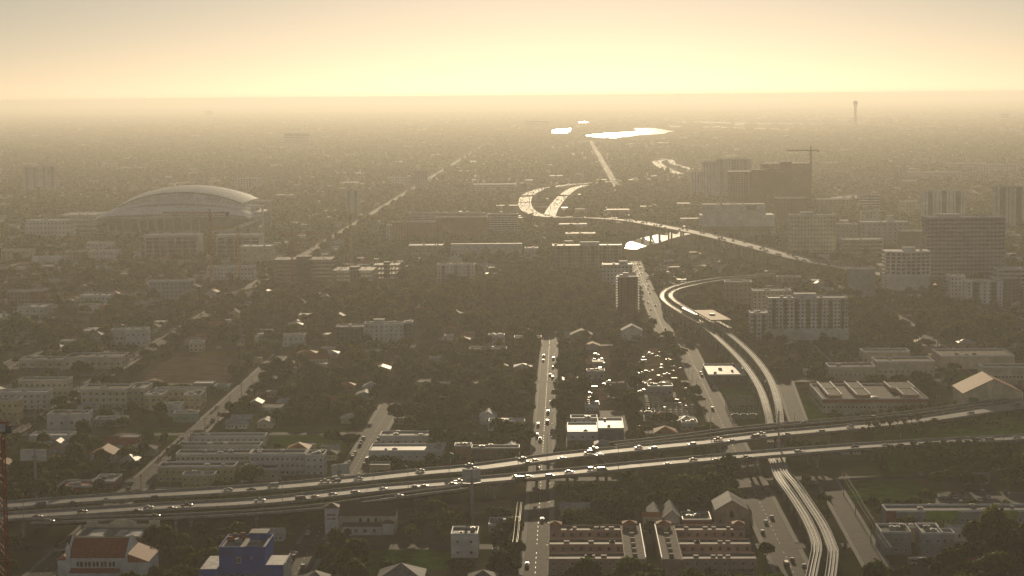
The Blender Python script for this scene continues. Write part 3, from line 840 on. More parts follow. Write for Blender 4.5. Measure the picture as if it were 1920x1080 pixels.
b('apartment_tower', 'faint grey tower standing beside the long boulevard, farther one', 'building', 778, 801, 358, 320, 18, 'grey_wall', 'roof_grey', 11, 5)
b('low_building', 'faint pale low block left of the farther grey tower', 'building', 726, 764, 347, 333, 30, 'pale_wall', 'roof_grey', 3, 8)
b('apartment_block', 'striped grey slab block behind the orange brown blocks, left one', 'building', 768, 836, 440, 400, 18, 'pale_wall', 'roof_grey', 9, 10, 'strip')
b('apartment_block', 'striped grey slab block behind the orange brown blocks, middle one', 'building', 838, 908, 440, 400, 18, 'pale_wall', 'roof_grey', 9, 10, 'strip')
b('apartment_block', 'striped grey slab block behind the orange brown blocks, right one', 'building', 914, 971, 440, 402, 18, 'pale_wall', 'roof_grey', 9, 9, 'strip')
b('apartment_block', 'orange brown apartment slab with many small windows, tallest of the pair', 'building', 818, 913, 448, 408, 16, 'orange_wall', 'roof_gravel', 9, 20, near='the orange slab')
b('apartment_block', 'orange brown apartment slab with a white end wall, lower of the pair', 'building', 736, 816, 450, 417, 16, 'orange_wall', 'roof_gravel', 8, 16)
b('apartment_block', 'white end wall block joined to the lower orange slab', 'building', 725, 735, 450, 423, 16, 'white_wall', 'roof_grey', 8, 2)
b('low_building', 'low flat roofed hall left of the vaulted white hall', 'building', 766, 830, 480, 461, 30, 'tan_wall', 'roof_white', 1, 10)
b('apartment_block', 'riverside apartment block with stepped white rooftop, in front of the river', 'building', 1036, 1166, 506, 461, 26, 'tan_wall', 'roof_white', 7, 18, 'bands', accent='dark_wall', units=6, big=True)
b('apartment_block', 'lower stepped apartment wing at the foot of the riverside block', 'building', 1130, 1186, 540, 497, 24, 'pale_wall', 'roof_white', 6, 8, units=6, big=True)
b('apartment_tower', 'narrow dark apartment tower with white rim-light slabs added down both edges', 'tower', 1159, 1196, 592, 520, 17, 'brown_wall', 'roof_white', 14, 3, 'win', units=4, big=True)
root_ = next(o for o in C.objects if o.get('label', '').startswith('narrow dark apartment tower'))
xa, xb, Yf, H = near_front(1159, 1196, 592, 520, 17)
for k in range(14):
    for s_ in (-1, 1):
        mb = MB(); x_ = s_*(xb-xa)/2; z_ = (H-.5)*(k+.9)/14
        mb.box(min(x_, x_+s_*1.7), max(x_, x_+s_*1.7), -6.5, 6.5, z_-.2, z_+.9); mb.build('balcony', 'white_wall', root_)  # white side slabs added to stand for the bright rim light
b('apartment_block', 'white apartment block with projecting bays among the dark trees', 'building', 820, 890, 527, 497, 16, 'white_wall', 'roof_grey', 5, 9, 'bands', accent='grey_wall')
b('apartment_block', 'pale apartment block with slate blue end, standing above the trees', 'building', 683, 757, 646, 608, 14, 'white_wall', 'roof_grey', 5, 8, units=4, big=True, near='the pale block with slate end')
b('apartment_block', 'slate blue end bay joined to the pale apartment block', 'building', 757.5, 773, 646, 606, 15, 'slate_wall', 'roof_grey', 5, 2)
b('apartment_block', 'lower slate blue wing left of the pale apartment block', 'building', 630, 682, 643, 614, 18, 'slate_wall', 'roof_dark', 4, 6)
b('villa', 'small white two storey house left of the slate wing', 'house', 531, 570, 650, 630, 12, 'white_wall', 'roof_white', 2, 4)
b('low_building', 'low white house row beside the bare field', 'building', 444, 482, 648, 634, 12, 'white_wall', 'roof_tin', 1, 5)
b('low_building', 'cream two storey house behind the bare field', 'building', 355, 380, 660, 643, 12, 'cream_wall', 'roof_gravel', 2, 3)
b('low_building', 'white stepped house at the end of the walled street', 'building', 236, 275, 651, 619, 16, 'white_wall', 'roof_white', 2, 4)
b('low_building', 'low pink white house left of the stepped white house', 'building', 208, 240, 648, 620, 12, 'pale_wall', 'roof_white', 1, 4)
# ---- left foreground blocks
b('warehouse', 'long cream warehouse with two dark loading doors beyond the car park', 'warehouse', 120, 228, 692, 671, 26, 'cream_wall', 'roof_gravel', 1, 9, ww=1.6, wh=1.6, near='the long cream warehouse')
b('warehouse', 'low cream wing of the long warehouse with a recessed porch', 'warehouse', 36, 119, 690, 676, 20, 'cream_wall', 'roof_gravel', 1, 5, ww=3, wh=2.6)
b('apartment_block', 'white three storey gallery block at the left edge with blue shaded balconies', 'building', -6, 90, 768, 737, 14, 'white_wall', 'roof_white', 3, 8, 'balc', near='the white gallery block')
b('apartment_block', 'cream courtyard block behind the white gallery block', 'building', 35, 128, 745, 714, 14, 'cream_wall', 'roof_gravel', 2, 9)
b('low_building', 'yellow walled corner building at the left edge below the gallery block', 'building', -8, 36, 800, 752, 10, 'yellow_wall', 'roof_gravel', 3, 4)
b('apartment_block', 'cream three storey block with blue shaded galleries beside the cars on the street', 'building', 152, 238, 768, 731, 22, 'cream_wall', 'roof_gravel', 3, 7, 'balc', near='the cream gallery block')
b('apartment_block', 'cream wing with paired white windows joined to the gallery block', 'building', 239, 272, 764, 730, 26, 'cream_wall', 'roof_grey', 3, 3, ww=1.8, wh=1.5)
b('apartment_block', 'left wing of the white and yellow courtyard block by the street', 'building', 271, 305, 770, 742, 18, 'yellow_wall', 'roof_grey', 2, 3, ww=1.9, wh=1.9)
b('apartment_block', 'right wing of the white and yellow courtyard block by the street', 'building', 345, 376, 770, 742, 18, 'yellow_wall', 'roof_grey', 2, 3, ww=1.9, wh=1.9, near='the courtyard block')
b('apartment_block', 'rear bar of the white and yellow courtyard block', 'building', 290, 383, 756, 731, 9, 'cream_wall', 'roof_gravel', 2, 8)
b('low_building', 'plain white cube building with garage door beside the street', 'building', 88, 163, 806, 779, 17, 'white_wall', 'roof_gravel', 1, 4, ww=1.8, wh=2.2, near='the plain white cube')
b('shop', 'small white shed roofed shop below the courtyard block', 'shop', 297, 340, 782, 760, 9, 'white_wall', 'roof_white', 1, 4)
b('shop', 'mint green little shop beside the street below the courtyard block', 'shop', 325, 370, 792, 776, 9, 'mint_wall', 'roof_brown', 1, 3)
b('low_building', 'long flat white roofed shed in trees by the left crane', 'shed', 55, 132, 831, 819, 16, 'white_wall', 'roof_white', 1, 6)
b('low_building', 'low grey flat roof in trees right of the plain white cube', 'shed', 178, 236, 800, 787, 10, 'grey_wall', 'roof_grey', 1, 5)
b('low_building', 'dark red roofed low shop by the highway at left', 'shop', 108, 172, 928, 914, 16, 'red_wall', 'roof_red', 1, 6)
b('low_building', 'grey roofed shop beside the dark red roof by the highway', 'shop', 173, 214, 922, 905, 20, 'red_wall', 'roof_grey', 1, 4)
b('motel', 'long motel block with galleries behind the highway, left half', 'motel', 330, 468, 885, 853, 13, 'cream_wall', 'roof_gravel', 3, 15, 'balc', near='the long motel')
b('motel', 'long motel block with galleries behind the highway, right half', 'motel', 470, 572, 892, 853, 13, 'pale_wall', 'roof_gravel', 3, 11, 'balc')
b('motel', 'plain end bay of the long motel block', 'motel', 573, 608, 893, 855, 14, 'pale_wall', 'roof_gravel', 3, 3)
b('apartment_block', 'cream two storey walk up with flat roof before the motel', 'building', 296, 440, 904, 877, 13, 'yellow_wall', 'roof_gravel', 2, 12)
b('apartment_block', 'small yellow forebuilding in front of the cream walk up', 'building', 342, 402, 915, 892, 9, 'yellow_wall', 'roof_gravel', 2, 5)
b('low_building', 'single storey cream house with brown roof before the motel', 'house', 455, 520, 903, 881, 14, 'cream_wall', 'roof_brown', 1, 4)
b('apartment_block', 'flat roofed row with parapets behind the motel, front row', 'building', 332, 488, 853, 837, 11, 'pale_wall', 'roof_gravel', 2, 14)
b('apartment_block', 'flat roofed row with parapets behind the motel, back row', 'building', 352, 497, 836, 820, 11, 'pale_wall', 'roof_grey', 2, 13)
b('market_hall', 'market hall with bright white flat roof behind the highway', 'hall', 692, 830, 864, 847, 22, 'pale_wall', 'roof_white', 1, 10, near='the white roofed market hall', units=4)
b('market_hall', 'rear grey roofed half of the white roofed market hall', 'hall', 712, 836, 836, 819, 16, 'pale_wall', 'roof_grey', 1, 9, units=5)
b('low_building', 'low brown brick row with barred windows left of the straight road', 'building', 884, 974, 866, 842, 9, 'brown_wall', 'roof_dark', 1, 12)
b('low_building', 'orange gabled shed end beside the brown brick row', 'shed', 852, 883, 866, 838, 10, 'orange_wall', 'roof_orange', 1, 2)
b('low_building', 'long white bungalow left of the straight road', 'house', 916, 984, 808, 792, 11, 'white_wall', 'roof_white', 1, 8)
b('low_building', 'two storey tan house beside the crossing of the straight road', 'house', 880, 950, 668, 655, 14, 'tan_wall', 'roof_gravel', 2, 6)
b('low_building', 'white house in trees left of the straight road crossing', 'house', 916, 946, 650, 630, 10, 'white_wall', 'roof_grey', 2, 4)
b('low_building', 'red brown low house beside the straight road crossing', 'house', 964, 1015, 648, 634, 12, 'brown_wall', 'roof_gravel', 1, 6)
# ---- centre
b('warehouse', 'dark fronted warehouse with shining white roof behind the highway', 'warehouse', 1122, 1170, 833, 805, 36, 'slate_wall', 'roof_white', 1, 2, units=2, near='the shining white roofed warehouse')
b('workshop', 'white workshop with stepped shining roof beside the dark fronted warehouse', 'workshop', 1064, 1121, 826, 812, 34, 'white_wall', 'roof_white', 1, 3, units=1)
b('workshop', 'upper white shed of the stepped workshop by the straight road', 'workshop', 1070, 1120, 793, 786, 12, 'white_wall', 'roof_white', 1, 3, units=2)
b('low_building', 'flat white roofed works building beside the elevated railway', 'building', 1328, 1403, 719, 704, 55, 'slate_wall', 'roof_white', 1, 3, units=4, near='the white roofed works building')
b('low_building', 'small grey office with white parapet by the substation yard', 'building', 1278, 1308, 808, 794, 12, 'pale_wall', 'roof_gravel', 1, 3)
b('shed', 'long low grey shed among the parked cars in the centre yard', 'shed', 1215, 1262, 745, 726, 14, 'grey_wall', 'roof_tin', 1, 4)
b('shed', 'pale tin shed beside the yard of parked cars', 'shed', 1176, 1196, 735, 724, 10, 'pale_wall', 'roof_tin', 1, 2)
b('shed', 'low tin roofed shed at the top of the junk yard', 'shed', 1100, 1134, 712, 697, 10, 'grey_wall', 'roof_tin', 1, 3)
b('shed', 'white flat shed at the foot of the junk yard', 'shed', 1097, 1124, 770, 761, 10, 'white_wall', 'roof_tin', 1, 3)
# ---- right
b('apartment_block', 'big white apartment slab with red brown vertical bands beside the railway', 'building', 1440, 1590, 638, 560, 20, 'white_wall', 'roof_white', 11, 22, 'bands', accent='brown_wall', ww=1.5, wh=1.5, units=5, big=True, near='the big banded slab', base=9.5, trim='pale_wall')
b('apartment_block', 'lower left wing of the big banded apartment slab', 'building', 1407, 1439, 638, 588, 18, 'white_wall', 'roof_white', 6, 5, 'bands', accent='brown_wall', ww=1.5, wh=1.5)
b('apartment_block', 'plain cream block rising behind the banded slab', 'building', 1412, 1484, 605, 546, 18, 'cream_wall', 'roof_white', 9, 9, units=3)
b('low_building', 'tan block left of the cream block behind the banded slab', 'building', 1360, 1410, 575, 530, 20, 'tan_wall', 'roof_gravel', 5, 6)
b('low_building', 'grey windowless block between the railway and the round fronted tower', 'building', 1594, 1640, 556, 505, 20, 'grey_wall', 'roof_gravel', 2, 2)
b('low_building', 'tan low block beneath the far end of the railway curve', 'building', 1458, 1502, 540, 520, 16, 'tan_wall', 'roof_gravel', 3, 5)
b('apartment_block', 'modern white block with tilted grey band among trees at right', 'building', 1812, 1880, 575, 528, 18, 'white_wall', 'roof_white', 7, 7, 'bands', accent='slate_wall', near='the modern white block')
b('apartment_block', 'pale block with dark side behind the modern white block', 'building', 1782, 1810, 568, 519, 22, 'pale_wall', 'roof_white', 7, 4)
b('apartment_block', 'dark slab joining the modern white block at right', 'building', 1858, 1912, 566, 522, 12, 'dark_wall', 'roof_grey', 7, 7)
b('office_tower', 'wide grey green glass office slab with horizontal window bands', 'office', 1736, 1884, 525, 408, 26, 'grey_wall', 'roof_grey', 15, 20, 'strip', units=4, big=True, near='the wide glass slab')
b('office_block', 'low dark fronted clinic left of the wide glass slab', 'office', 1688, 1734, 470, 434, 24, 'dark_wall', 'roof_white', 4, 6)
b('hospital_block', 'cream hospital block with small windows beside the blank white jail', 'hospital', 1482, 1567, 474, 404, 30, 'cream_wall', 'roof_gravel', 9, 14, units=4, big=True)
b('hospital_block', 'lower grey hospital block with plain front', 'hospital', 1568, 1608, 462, 421, 30, 'grey_wall', 'roof_gravel', 5, 5)
b('hospital_block', 'grey hospital block with white drum on its roof', 'hospital', 1614, 1703, 462, 417, 30, 'grey_wall', 'roof_white', 6, 9, near='the drum topped hospital')
b('car_park_building', 'cream parking structure with open decks in front of the hospitals', 'car park', 1580, 1656, 481, 450, 30, 'cream_wall', 'concrete', 4, 6, 'strip')
b('apartment_tower', 'white apartment tower with dark vertical strips behind the glass slab', 'tower', 1731, 1809, 424, 358, 20, 'white_wall', 'roof_grey', 18, 9, 'bands', accent='dark_wall')
b('apartment_tower', 'pale striped apartment tower at the right edge', 'tower', 1864, 1925, 432, 350, 20, 'pale_wall', 'roof_grey', 20, 8, 'bands', accent='slate_wall')
b('office_block', 'white round cornered block below the glass slab at the right edge', 'office', 1870, 1935, 538, 505, 26, 'white_wall', 'roof_white', 4, 6, 'strip')
b('hospital_block', 'pale hospital wing with bright roof beyond the construction tower', 'hospital', 1530, 1600, 398, 374, 30, 'tan_wall', 'roof_white', 5, 9)
b('hospital_block', 'small striped white tower beside the bright roofed hospital wing', 'hospital', 1610, 1650, 396, 366, 20, 'white_wall', 'roof_white', 6, 5, 'strip')
b('hospital_block', 'low cream hospital wing below the striped white tower', 'hospital', 1615, 1652, 424, 396, 20, 'cream_wall', 'roof_white', 4, 5)
b('low_building', 'cream angled block between the hospital towers', 'building', 1690, 1724, 402, 378, 30, 'cream_wall', 'roof_white', 4, 5)
b('low_building', 'small white house in dense trees below the round fronted tower', 'house', 1706, 1726, 568, 555, 10, 'white_wall', 'roof_white', 2, 2)
b('apartment_tower', 'faint white tower left of the dark construction towers, wide one', 'tower', 1342, 1409, 372, 299, 22, 'pale_wall', 'roof_grey', 20, 9, 'bands', accent='grey_wall')
b('apartment_tower', 'faint white tower left of the dark construction towers, narrow one', 'tower', 1318, 1341, 372, 304, 22, 'pale_wall', 'roof_grey', 20, 4)
b('apartment_tower', 'faint white tower left of the dark construction towers, lowest leftmost one', 'tower', 1296, 1317, 372, 322, 22, 'pale_wall', 'roof_grey', 16, 4)
# ---- bottom right
b('school_wing', 'long building with red, grey and lime green wall panels at the right edge', 'school', 1662, 1940, 995, 960, 14, 'grey_wall', 'roof_grey', 2, 40, 'blank', ind=False, units=5, near='the panelled long building', front=3)
b('apartment_block', 'grey courtyard block with recessed entrance below the panelled building', 'building', 1652, 1708, 1040, 1000, 16, 'grey_wall', 'roof_gravel', 2, 3, near='the grey courtyard block')
b('apartment_block', 'right wing of the grey courtyard block with pale roof', 'building', 1729, 1768, 1046, 1002, 18, 'grey_wall', 'roof_grey', 2, 2)
b('apartment_block', 'rear bar of the grey courtyard block', 'building', 1672, 1760, 1018, 990, 7, 'tan_wall', 'roof_gravel', 2, 4, units=1)
b('low_building', 'small cream house with white roof beside the grey courtyard block', 'house', 1764, 1790, 1040, 1003, 10, 'cream_wall', 'roof_white', 2, 2, units=0)
# ---- bottom centre
b('apartment_block', 'white two storey house with outside stair on the grass below the highway', 'house', 846, 896, 1046, 1004, 15, 'white_wall', 'roof_grey', 2, 2, units=2, near='the white stair house')
b('low_building', 'grey flat roofed shop beside the road under the highway', 'shop', 916, 972, 998, 986, 16, 'grey_wall', 'roof_dark', 1, 4)
# ------------------------------------------------------------------ stadium with its sliding arched roof
def stadium():
    xa, xb, Yf, _ = near_front(182, 488, 442, 400, 0)
    a, bdp = (xb-xa)/2*1.05, 92.0
    cx, cy = (xa+xb)/2-9, Yf+bdp
    root = thing('stadium', 'white domed stadium with layered arched roof and dark glass sides', 'stadium', (cx, cy, 0))
    mark_rect(xa-6, xb+12, Yf-60, Yf+2*bdp+10); BUILT.append((cx, cy, 2*a, 2*bdp, 'the stadium'))
    def oval(k, sx, sy, n=72, e=2.6):
        t = 2*math.pi*k/n; c, s = math.cos(t), math.sin(t)
        return sx*math.copysign(abs(c)**(2/e), c), sy*math.copysign(abs(s)**(2/e), s)
    def ring(name, material, levels):
        mb = MB(); n = 72
        for (sx, sy, z, tilt) in levels:
            for k in range(n):
                x, y = oval(k, sx, sy); mb.v.append((x, y, z + tilt*x/a))
        for j in range(len(levels)-1):
            for k in range(n):
                m = (k+1) % n; mb.f.append((j*n+k, j*n+m, (j+1)*n+m, (j+1)*n+k)); mb.m.append(0)
        return mb.build(name, material, root)
    ring('base_wall', 'white_wall', [(a*.90, bdp*.93, -.3, 0), (a*.93, bdp*.95, 6, 1.0), (a*.915, bdp*.935, 6.4, 1.0)])
    ring('glass_side', 'tower_glass', [(a*.91, bdp*.93, 6, 0), (a*.965, bdp*.96, 24.5, 2.0)])
    ring('eave_band', 'white_wall', [(a*.955, bdp*.95, 23.5, 2.0), (a*1.0, bdp*.985, 26, 3.0), (a*1.0, bdp*.985, 27.5, 3.0), (a*.9, bdp*.9, 29, 3.0)])
    for k in range(13):
        t = -0.86+1.3*k/12
        x = a*.945*t; y = -bdp*.95*(1-abs(t)**2.6)**(1/2.6)
        mb = MB(); mb.bar((x*.985, y*.985-.6, 4), (x, y-.7, 24.2+2*x/a), 1.5, 1.2); mb.build('facade_column', 'white_wall', root)
    # sweeping concrete ramp band on the right side
    mb = MB(); P = []
    for k in range(15):
        t = k/14; ang = -1.25+1.1*t
        P.append(Vector((a*.985*math.cos(ang)**1.0 if False else a*(.62+.37*t), -bdp*(1.0-.55*t**2.2), 6+17*t)))
    sweep(mb, frames(P), rect(-1.2, 1.2, -3.2, 1.5)); mb.build('ramp_band', 'white_wall', root)
    # roof: three nested shells
    def shell(name, x0, x1, y0, y1, zb, zt, bulge, th=3.0, nx=40, ny=12, front=1.0, cut=1.0):
        mb = MB()
        def zf(u, v):
            w = max(0.0, 1-(2*u*cut-1)**2)
            prof = w**.72
            f = (1-bulge*(1-v)**2*front)*(1-bulge*.55*max(0, v-.55)**2*4)
            return zb+(zt-zb)*prof*f
        for lay in (0, 1):
            for j in range(ny+1):
                for i in range(nx+1):
                    u, v = i/nx, j/ny
                    e = 1-.10*((1-v)**2)*(1 if front else 0)
                    x = (x0+x1)/2+(x1-x0)*(u-.5)*e
                    mb.v.append((x, y0+(y1-y0)*v-(0 if v else (2*u-1)**2*-14), zf(u, v)-(th if lay else 0)))
        n = nx+1; o = (nx+1)*(ny+1)
        for j in range(ny):
            for i in range(nx):
                q = (j*n+i, j*n+i+1, (j+1)*n+i+1, (j+1)*n+i)
                mb.f.append(q); mb.m.append(0); mb.f.append(tuple(o+z for z in q[::-1])); mb.m.append(0)
        for i in range(nx):
            mb.f.append((i+1, i, o+i, o+i+1)); mb.m.append(1)
            k = ny*n; mb.f.append((k+i, k+i+1, o+k+i+1, o+k+i)); mb.m.append(1)
        for j in range(ny):
            mb.f.append((j*n, (j+1)*n, o+(j+1)*n, o+j*n)); mb.m.append(1)
            mb.f.append(((j+1)*n+nx, j*n+nx, o+j*n+nx, o+(j+1)*n+nx)); mb.m.append(1)
        ob = mb.build(name, ['membrane', 'pale_wall'], root)
        sm = MB(); pv_ = None
        for i in range(nx+1):
            q = Vector(mb.v[i])+Vector((0, -.6, -.2))
            if pv_ is not None: sm.tube(pv_, q, .85, seg=6)
            pv_ = q
        sm.build('roof_seam', 'dark_wall', ob)
        return ob
    shell('roof_panel', -a*.97, a*.97, -bdp*1.0, -bdp*.30, 26.0, 46.0, .75)
    shell('roof_panel', -a*.93, a*.86, -bdp*.62, bdp*.30, 28.0, 57.0, .42, cut=.95, th=6)
    shell('roof_panel', -a*.90, a*.80, -bdp*.36, bdp*.92, 30.5, 69.5, .22, cut=.92, th=10)
    for k in range(2):
        y = bdp*(-.5+.9*k); mb = MB()
        mb.bar((a*.80, y, 41+k*3), (a*1.02, y, 40+k*3), 5, 2.6); mb.tube((a*1.0, y, 0), (a*1.0, y, 40), 1.6, seg=8)
        mb.build('track_beam', 'white_wall', root)
stadium()

# ------------------------------------------------------------------ concrete frames under construction
def concrete_frame(label, xl, xr, yb, yt, depth, floors, bays, name='construction_building', material='concrete_dark', near=None, skin=0.0):
    xa, xb, Yf, H = near_front(xl, xr, yb, yt, depth)
    W, D = xb-xa, depth
    root = thing(name, label, 'building', ((xa+xb)/2, Yf+D/2, 0))
    mark_rect(xa-4, xb+4, Yf-30, Yf+D+4); BUILT.append(((xa+xb)/2, Yf+D/2, W, D, near))
    dz = H/floors
    for k in range(floors+1):
        mb = MB(); mb.box(-W/2, W/2, -D/2, D/2, max(-.3, dz*k-.35), dz*k+.0 if k else .1); mb.build('floor_slab', material, root)
    mb = MB()
    nd = max(2, int(D/8))
    for i in range(bays+1):
        for j in range(nd+1):
            x, y = -W/2+.5+(W-1)*i/bays, -D/2+.5+(D-1)*j/nd
            mb.box(x-.32, x+.32, y-.32, y+.32, 0, H-.01)
    mb.build('column', material, root, kind='stuff')
    mb = MB(); mb.box(-W*.12, W*.12, -D*.2, D*.2, 0, H+2.5); mb.build('lift_core', 'concrete_dark', root)
    if skin:
        mb = MB()
        for k in range(floors):
            mb.box(-W/2+.8, W/2-.8, -D/2+.3, -D/2+.42, dz*k+.05, dz*k+dz*skin)
        mb.build('infill_wall', 'brown_wall', root, kind='stuff')
    mb = MB(); r = random.Random(int(W*10))
    for i in range(bays*2):
        x, y = r.uniform(-W/2+1, W/2-1), r.uniform(-D/2+1, D/2-1)
        mb.box(x-.15, x+.15, y-.15, y+.15, H-.02, H+r.uniform(1, 2.4))
    mb.build('starter_bars', 'dark_metal', root, kind='stuff')
    return root
concrete_frame('concrete apartment frame under construction with rows of empty openings', 512, 622, 530, 487, 40, 6, 22, near='the concrete frame')
concrete_frame('lower unfinished concrete decks beside the lattice crane', 624, 700, 530, 507, 46, 3, 12, material='concrete')
concrete_frame('shallow unfinished deck in the sun right of the lattice crane', 700, 748, 522, 497, 30, 3, 7, material='concrete')
concrete_frame('dark unfinished tower slab with a grid of openings, in front', 1366, 1480, 396, 321, 26, 19, 22, skin=.45, near='the dark construction towers')
concrete_frame('dark unfinished tower slab behind, beneath the tower crane', 1428, 1520, 392, 306, 30, 21, 18, skin=.45)
b('construction_podium', 'stepped brown podium at the foot of the unfinished towers', 'building', 1455, 1512, 420, 372, 30, 'brown_wall', 'roof_gravel', 8, 9)

# ------------------------------------------------------------------ cranes
def lattice(mb, p, q, w, n, r=.12):
    p, q = Vector(p), Vector(q)
    d = (q-p); L = d.length; d.normalize()
    u = d.cross(Vector((0, 1, 0) if abs(d.y) < .9 else (1, 0, 0))).normalized(); v = d.cross(u)
    cs = [u*(w/2)+v*(w/2), u*(w/2)-v*(w/2), -u*(w/2)-v*(w/2), -u*(w/2)+v*(w/2)]
    for c in cs: mb.bar(p+c, q+c, r*1.6, r*1.6)
    for i in range(n):
        a, b_ = p+d*(L*i/n), p+d*(L*(i+1)/n)
        for k in range(4):
            c0, c1 = cs[k], cs[(k+1) % 4]
            mb.bar(a+(c0 if i % 2 else c1), b_+(c1 if i % 2 else c0), r, r)
            mb.bar(a+c0, a+c1, r, r)
def tower_crane(label, px, py_base, py_cab, jib_dx, tail, Y=None, mcol='crane_yellow', w=2.0, apex=7.0, jz=0.0, r=.12, near=None):
    P = G(px, py_base)
    Yc = P.y if Y is None else Y
    x = Xat(px, (py_base+py_cab)/2, Yc)
    H = Zat(px, py_cab, Yc)
    root = thing('tower_crane', label, 'crane', (x, Yc, 0))
    mark_rect(x-3, x+3, Yc-3, Yc+3)
    mb = MB(); mb.box(-3, 3, -3, 3, -.2, .8); mb.build('base', 'concrete', root)
    mb = MB(); lattice(mb, (0, 0, .5), (0, 0, H), w, max(4, int(H/(w*1.15))), r); mb.build('mast', mcol, root)
    mb = MB(); mb.box(-1.2, 1.2, -1.2, 1.2, H, H+1.4); mb.build('slewing_ring', 'dark_metal', root)
    mb = MB(); mb.box(1.2, 2.8, -1.9, -.3, H-.4, H+1.9); mb.build('cab', 'pale_wall', root)
    j = Vector((jib_dx, 6.0, jz))
    mb = MB(); lattice(mb, (0, 0, H+1.8), (j.x, j.y, H+1.8+jz), 1.3, max(6, int(j.length/2.2)), r*.8); mb.build('jib', mcol, root)
    tl = -j.normalized()*tail; tl.z = 0
    mb = MB(); lattice(mb, (0, 0, H+1.8), (tl.x, tl.y, H+1.8), 1.2, 6, r*.8); mb.build('counter_jib', mcol, root)
    mb = MB(); c = tl*.85; mb.box(c.x-1.4, c.x+1.4, c.y-.7, c.y+.7, H-1.2, H+1.3); mb.build('counterweight', 'concrete_dark', root)
    mb = MB(); lattice(mb, (0, 0, H+2), (0, 0, H+apex), 1.0, 3, r)
    mb.build('apex', mcol, root)
    mb = MB(); mb.bar((0, 0, H+apex), (j.x*.65, j.y*.65, H+2.6+jz*.65), .12, .12); mb.bar((0, 0, H+apex), (tl.x*.9, tl.y*.9, H+2.5), .12, .12); mb.build('tie_bar', 'dark_metal', root)
    hx = j*.55; mb = MB(); mb.tube((hx.x, hx.y, H+1.2+jz*.55), (hx.x, hx.y, H-14), .07, seg=5); mb.box(hx.x-.5, hx.x+.5, hx.y-.3, hx.y+.3, H-15, H-14); mb.build('hoist_line', 'dark_metal', root)
    return root
tower_crane('red lattice tower crane in front of the stadium, tallest with long jib to the left', 395, 538, 402, -52, 22, mcol='crane_red', apex=6, r=.3)
tower_crane('orange lattice tower crane in front of the right framed garage', 447, 530, 432, -30, 14, mcol='crane_yellow', apex=5, r=.3)
tower_crane('pale lattice tower crane standing in the unfinished concrete decks', 658, 512, 410, 34, 14, mcol='crane_yellow', apex=7, w=2.6, r=.3)
tower_crane('thin tower crane on the concrete frame, left of the pale one', 548, 532, 440, 30, 12, mcol='crane_red', apex=5, r=.3)
tower_crane('distant tower crane on top of the dark unfinished tower', 1520, 397, 284, -40, 14, mcol='brown_wall', apex=9, w=3.0, r=.45)
tower_crane('rust red crane mast close by at the left edge', 0, 1080, 805, -40, 3.6, Y=600.0, mcol='crane_red', apex=8, w=3.2, r=.22)

# ------------------------------------------------------------------ white vaulted hall
def vault_hall():
    xa, xb, Yf, H = near_front(845, 978, 483, 459, 26)
    W, D = xb-xa, 30
    root = thing('vaulted_hall', 'long white hall with barrel vault roof and small centre gable', 'hall', ((xa+xb)/2, Yf+D/2, 0))
    mark_rect(xa-3, xb+3, Yf-28, Yf+D+3); BUILT.append(((xa+xb)/2, Yf+D/2, W, D, 'the vaulted hall'))
    mb = MB(); mb.box(-W/2, W/2, -D/2, D/2, -.3, H*.5); mb.build('wall', 'pale_wall', root)
    n = 14; prof = [(-D/2*math.cos(math.pi*i/n)*1.03, H*.5+H*.55*math.sin(math.pi*i/n)) for i in range(n+1)]
    mb = MB(); mb.extrude_x(prof, -W/2-.5, W/2+.5); mb.build('vault_roof', 'roof_white', root)
    mb = MB(); mb.extrude_y([(-5, 0), (5, 0), (5, H*.62), (0, H*.85), (-5, H*.62)], -D/2-1.5, -D/2+4); mb.build('gable', 'brown_wall', root)
    face_windows(root, 'f', W, D, 1, H*.4, 1, 18, 1.6, 2.0, False)
    b('low_building', 'bright roofed shed right of the vaulted hall', 'shed', 984, 1008, 482, 466, 20, 'pale_wall', 'roof_tin', 1, 4)
vault_hall()

# ------------------------------------------------------------------ blank walled jail with stepped box
def jail():
    xa, xb, Yf, H = near_front(1314, 1452, 448, 384, 40)
    W, D = xb-xa, 40
    root = thing('jail_building', 'blank white windowless box building stepping out over a darker base', 'building', ((xa+xb)/2, Yf+D/2, 0))
    mark_rect(xa-3, xb+3, Yf-28, Yf+D+3); BUILT.append(((xa+xb)/2, Yf+D/2, W, D, 'the blank white box'))
    mb = MB(); mb.box(-W/2+3, W/2-8, -D/2+1, D/2, -.3, H*.36); mb.build('base_wall', 'tan_wall', root)
    mb = MB(); mb.box(-W/2, W/2, -D/2, D/2, H*.36, H*.70); mb.build('lower_box', 'white_wall', root)
    mb = MB(); mb.box(-W/2+3, W/2-12, -D/2+.02, D/2-4, H*.70+.004, H); mb.build('upper_box', 'white_wall', root)
    mb = MB(); mb.box(W*.12, W*.25, -D/2-.3, -D/2+2, H*.84, H*.97); mb.build('vent_panel', 'brown_wall', root)
    mb = MB(); mb.box(-W/2+3, W/2-12, -D/2+.3, D/2-4.2, H+.004, H+.5); mb.build('roof', 'roof_gravel', root)
    roof_units(root, W*.7, D*.7, H+.5, 6, 44)
    face_windows(root, 'f', W-12, D-2, 1, H*.3/2, 2, 20, 1.2, 1.0, False)
jail()

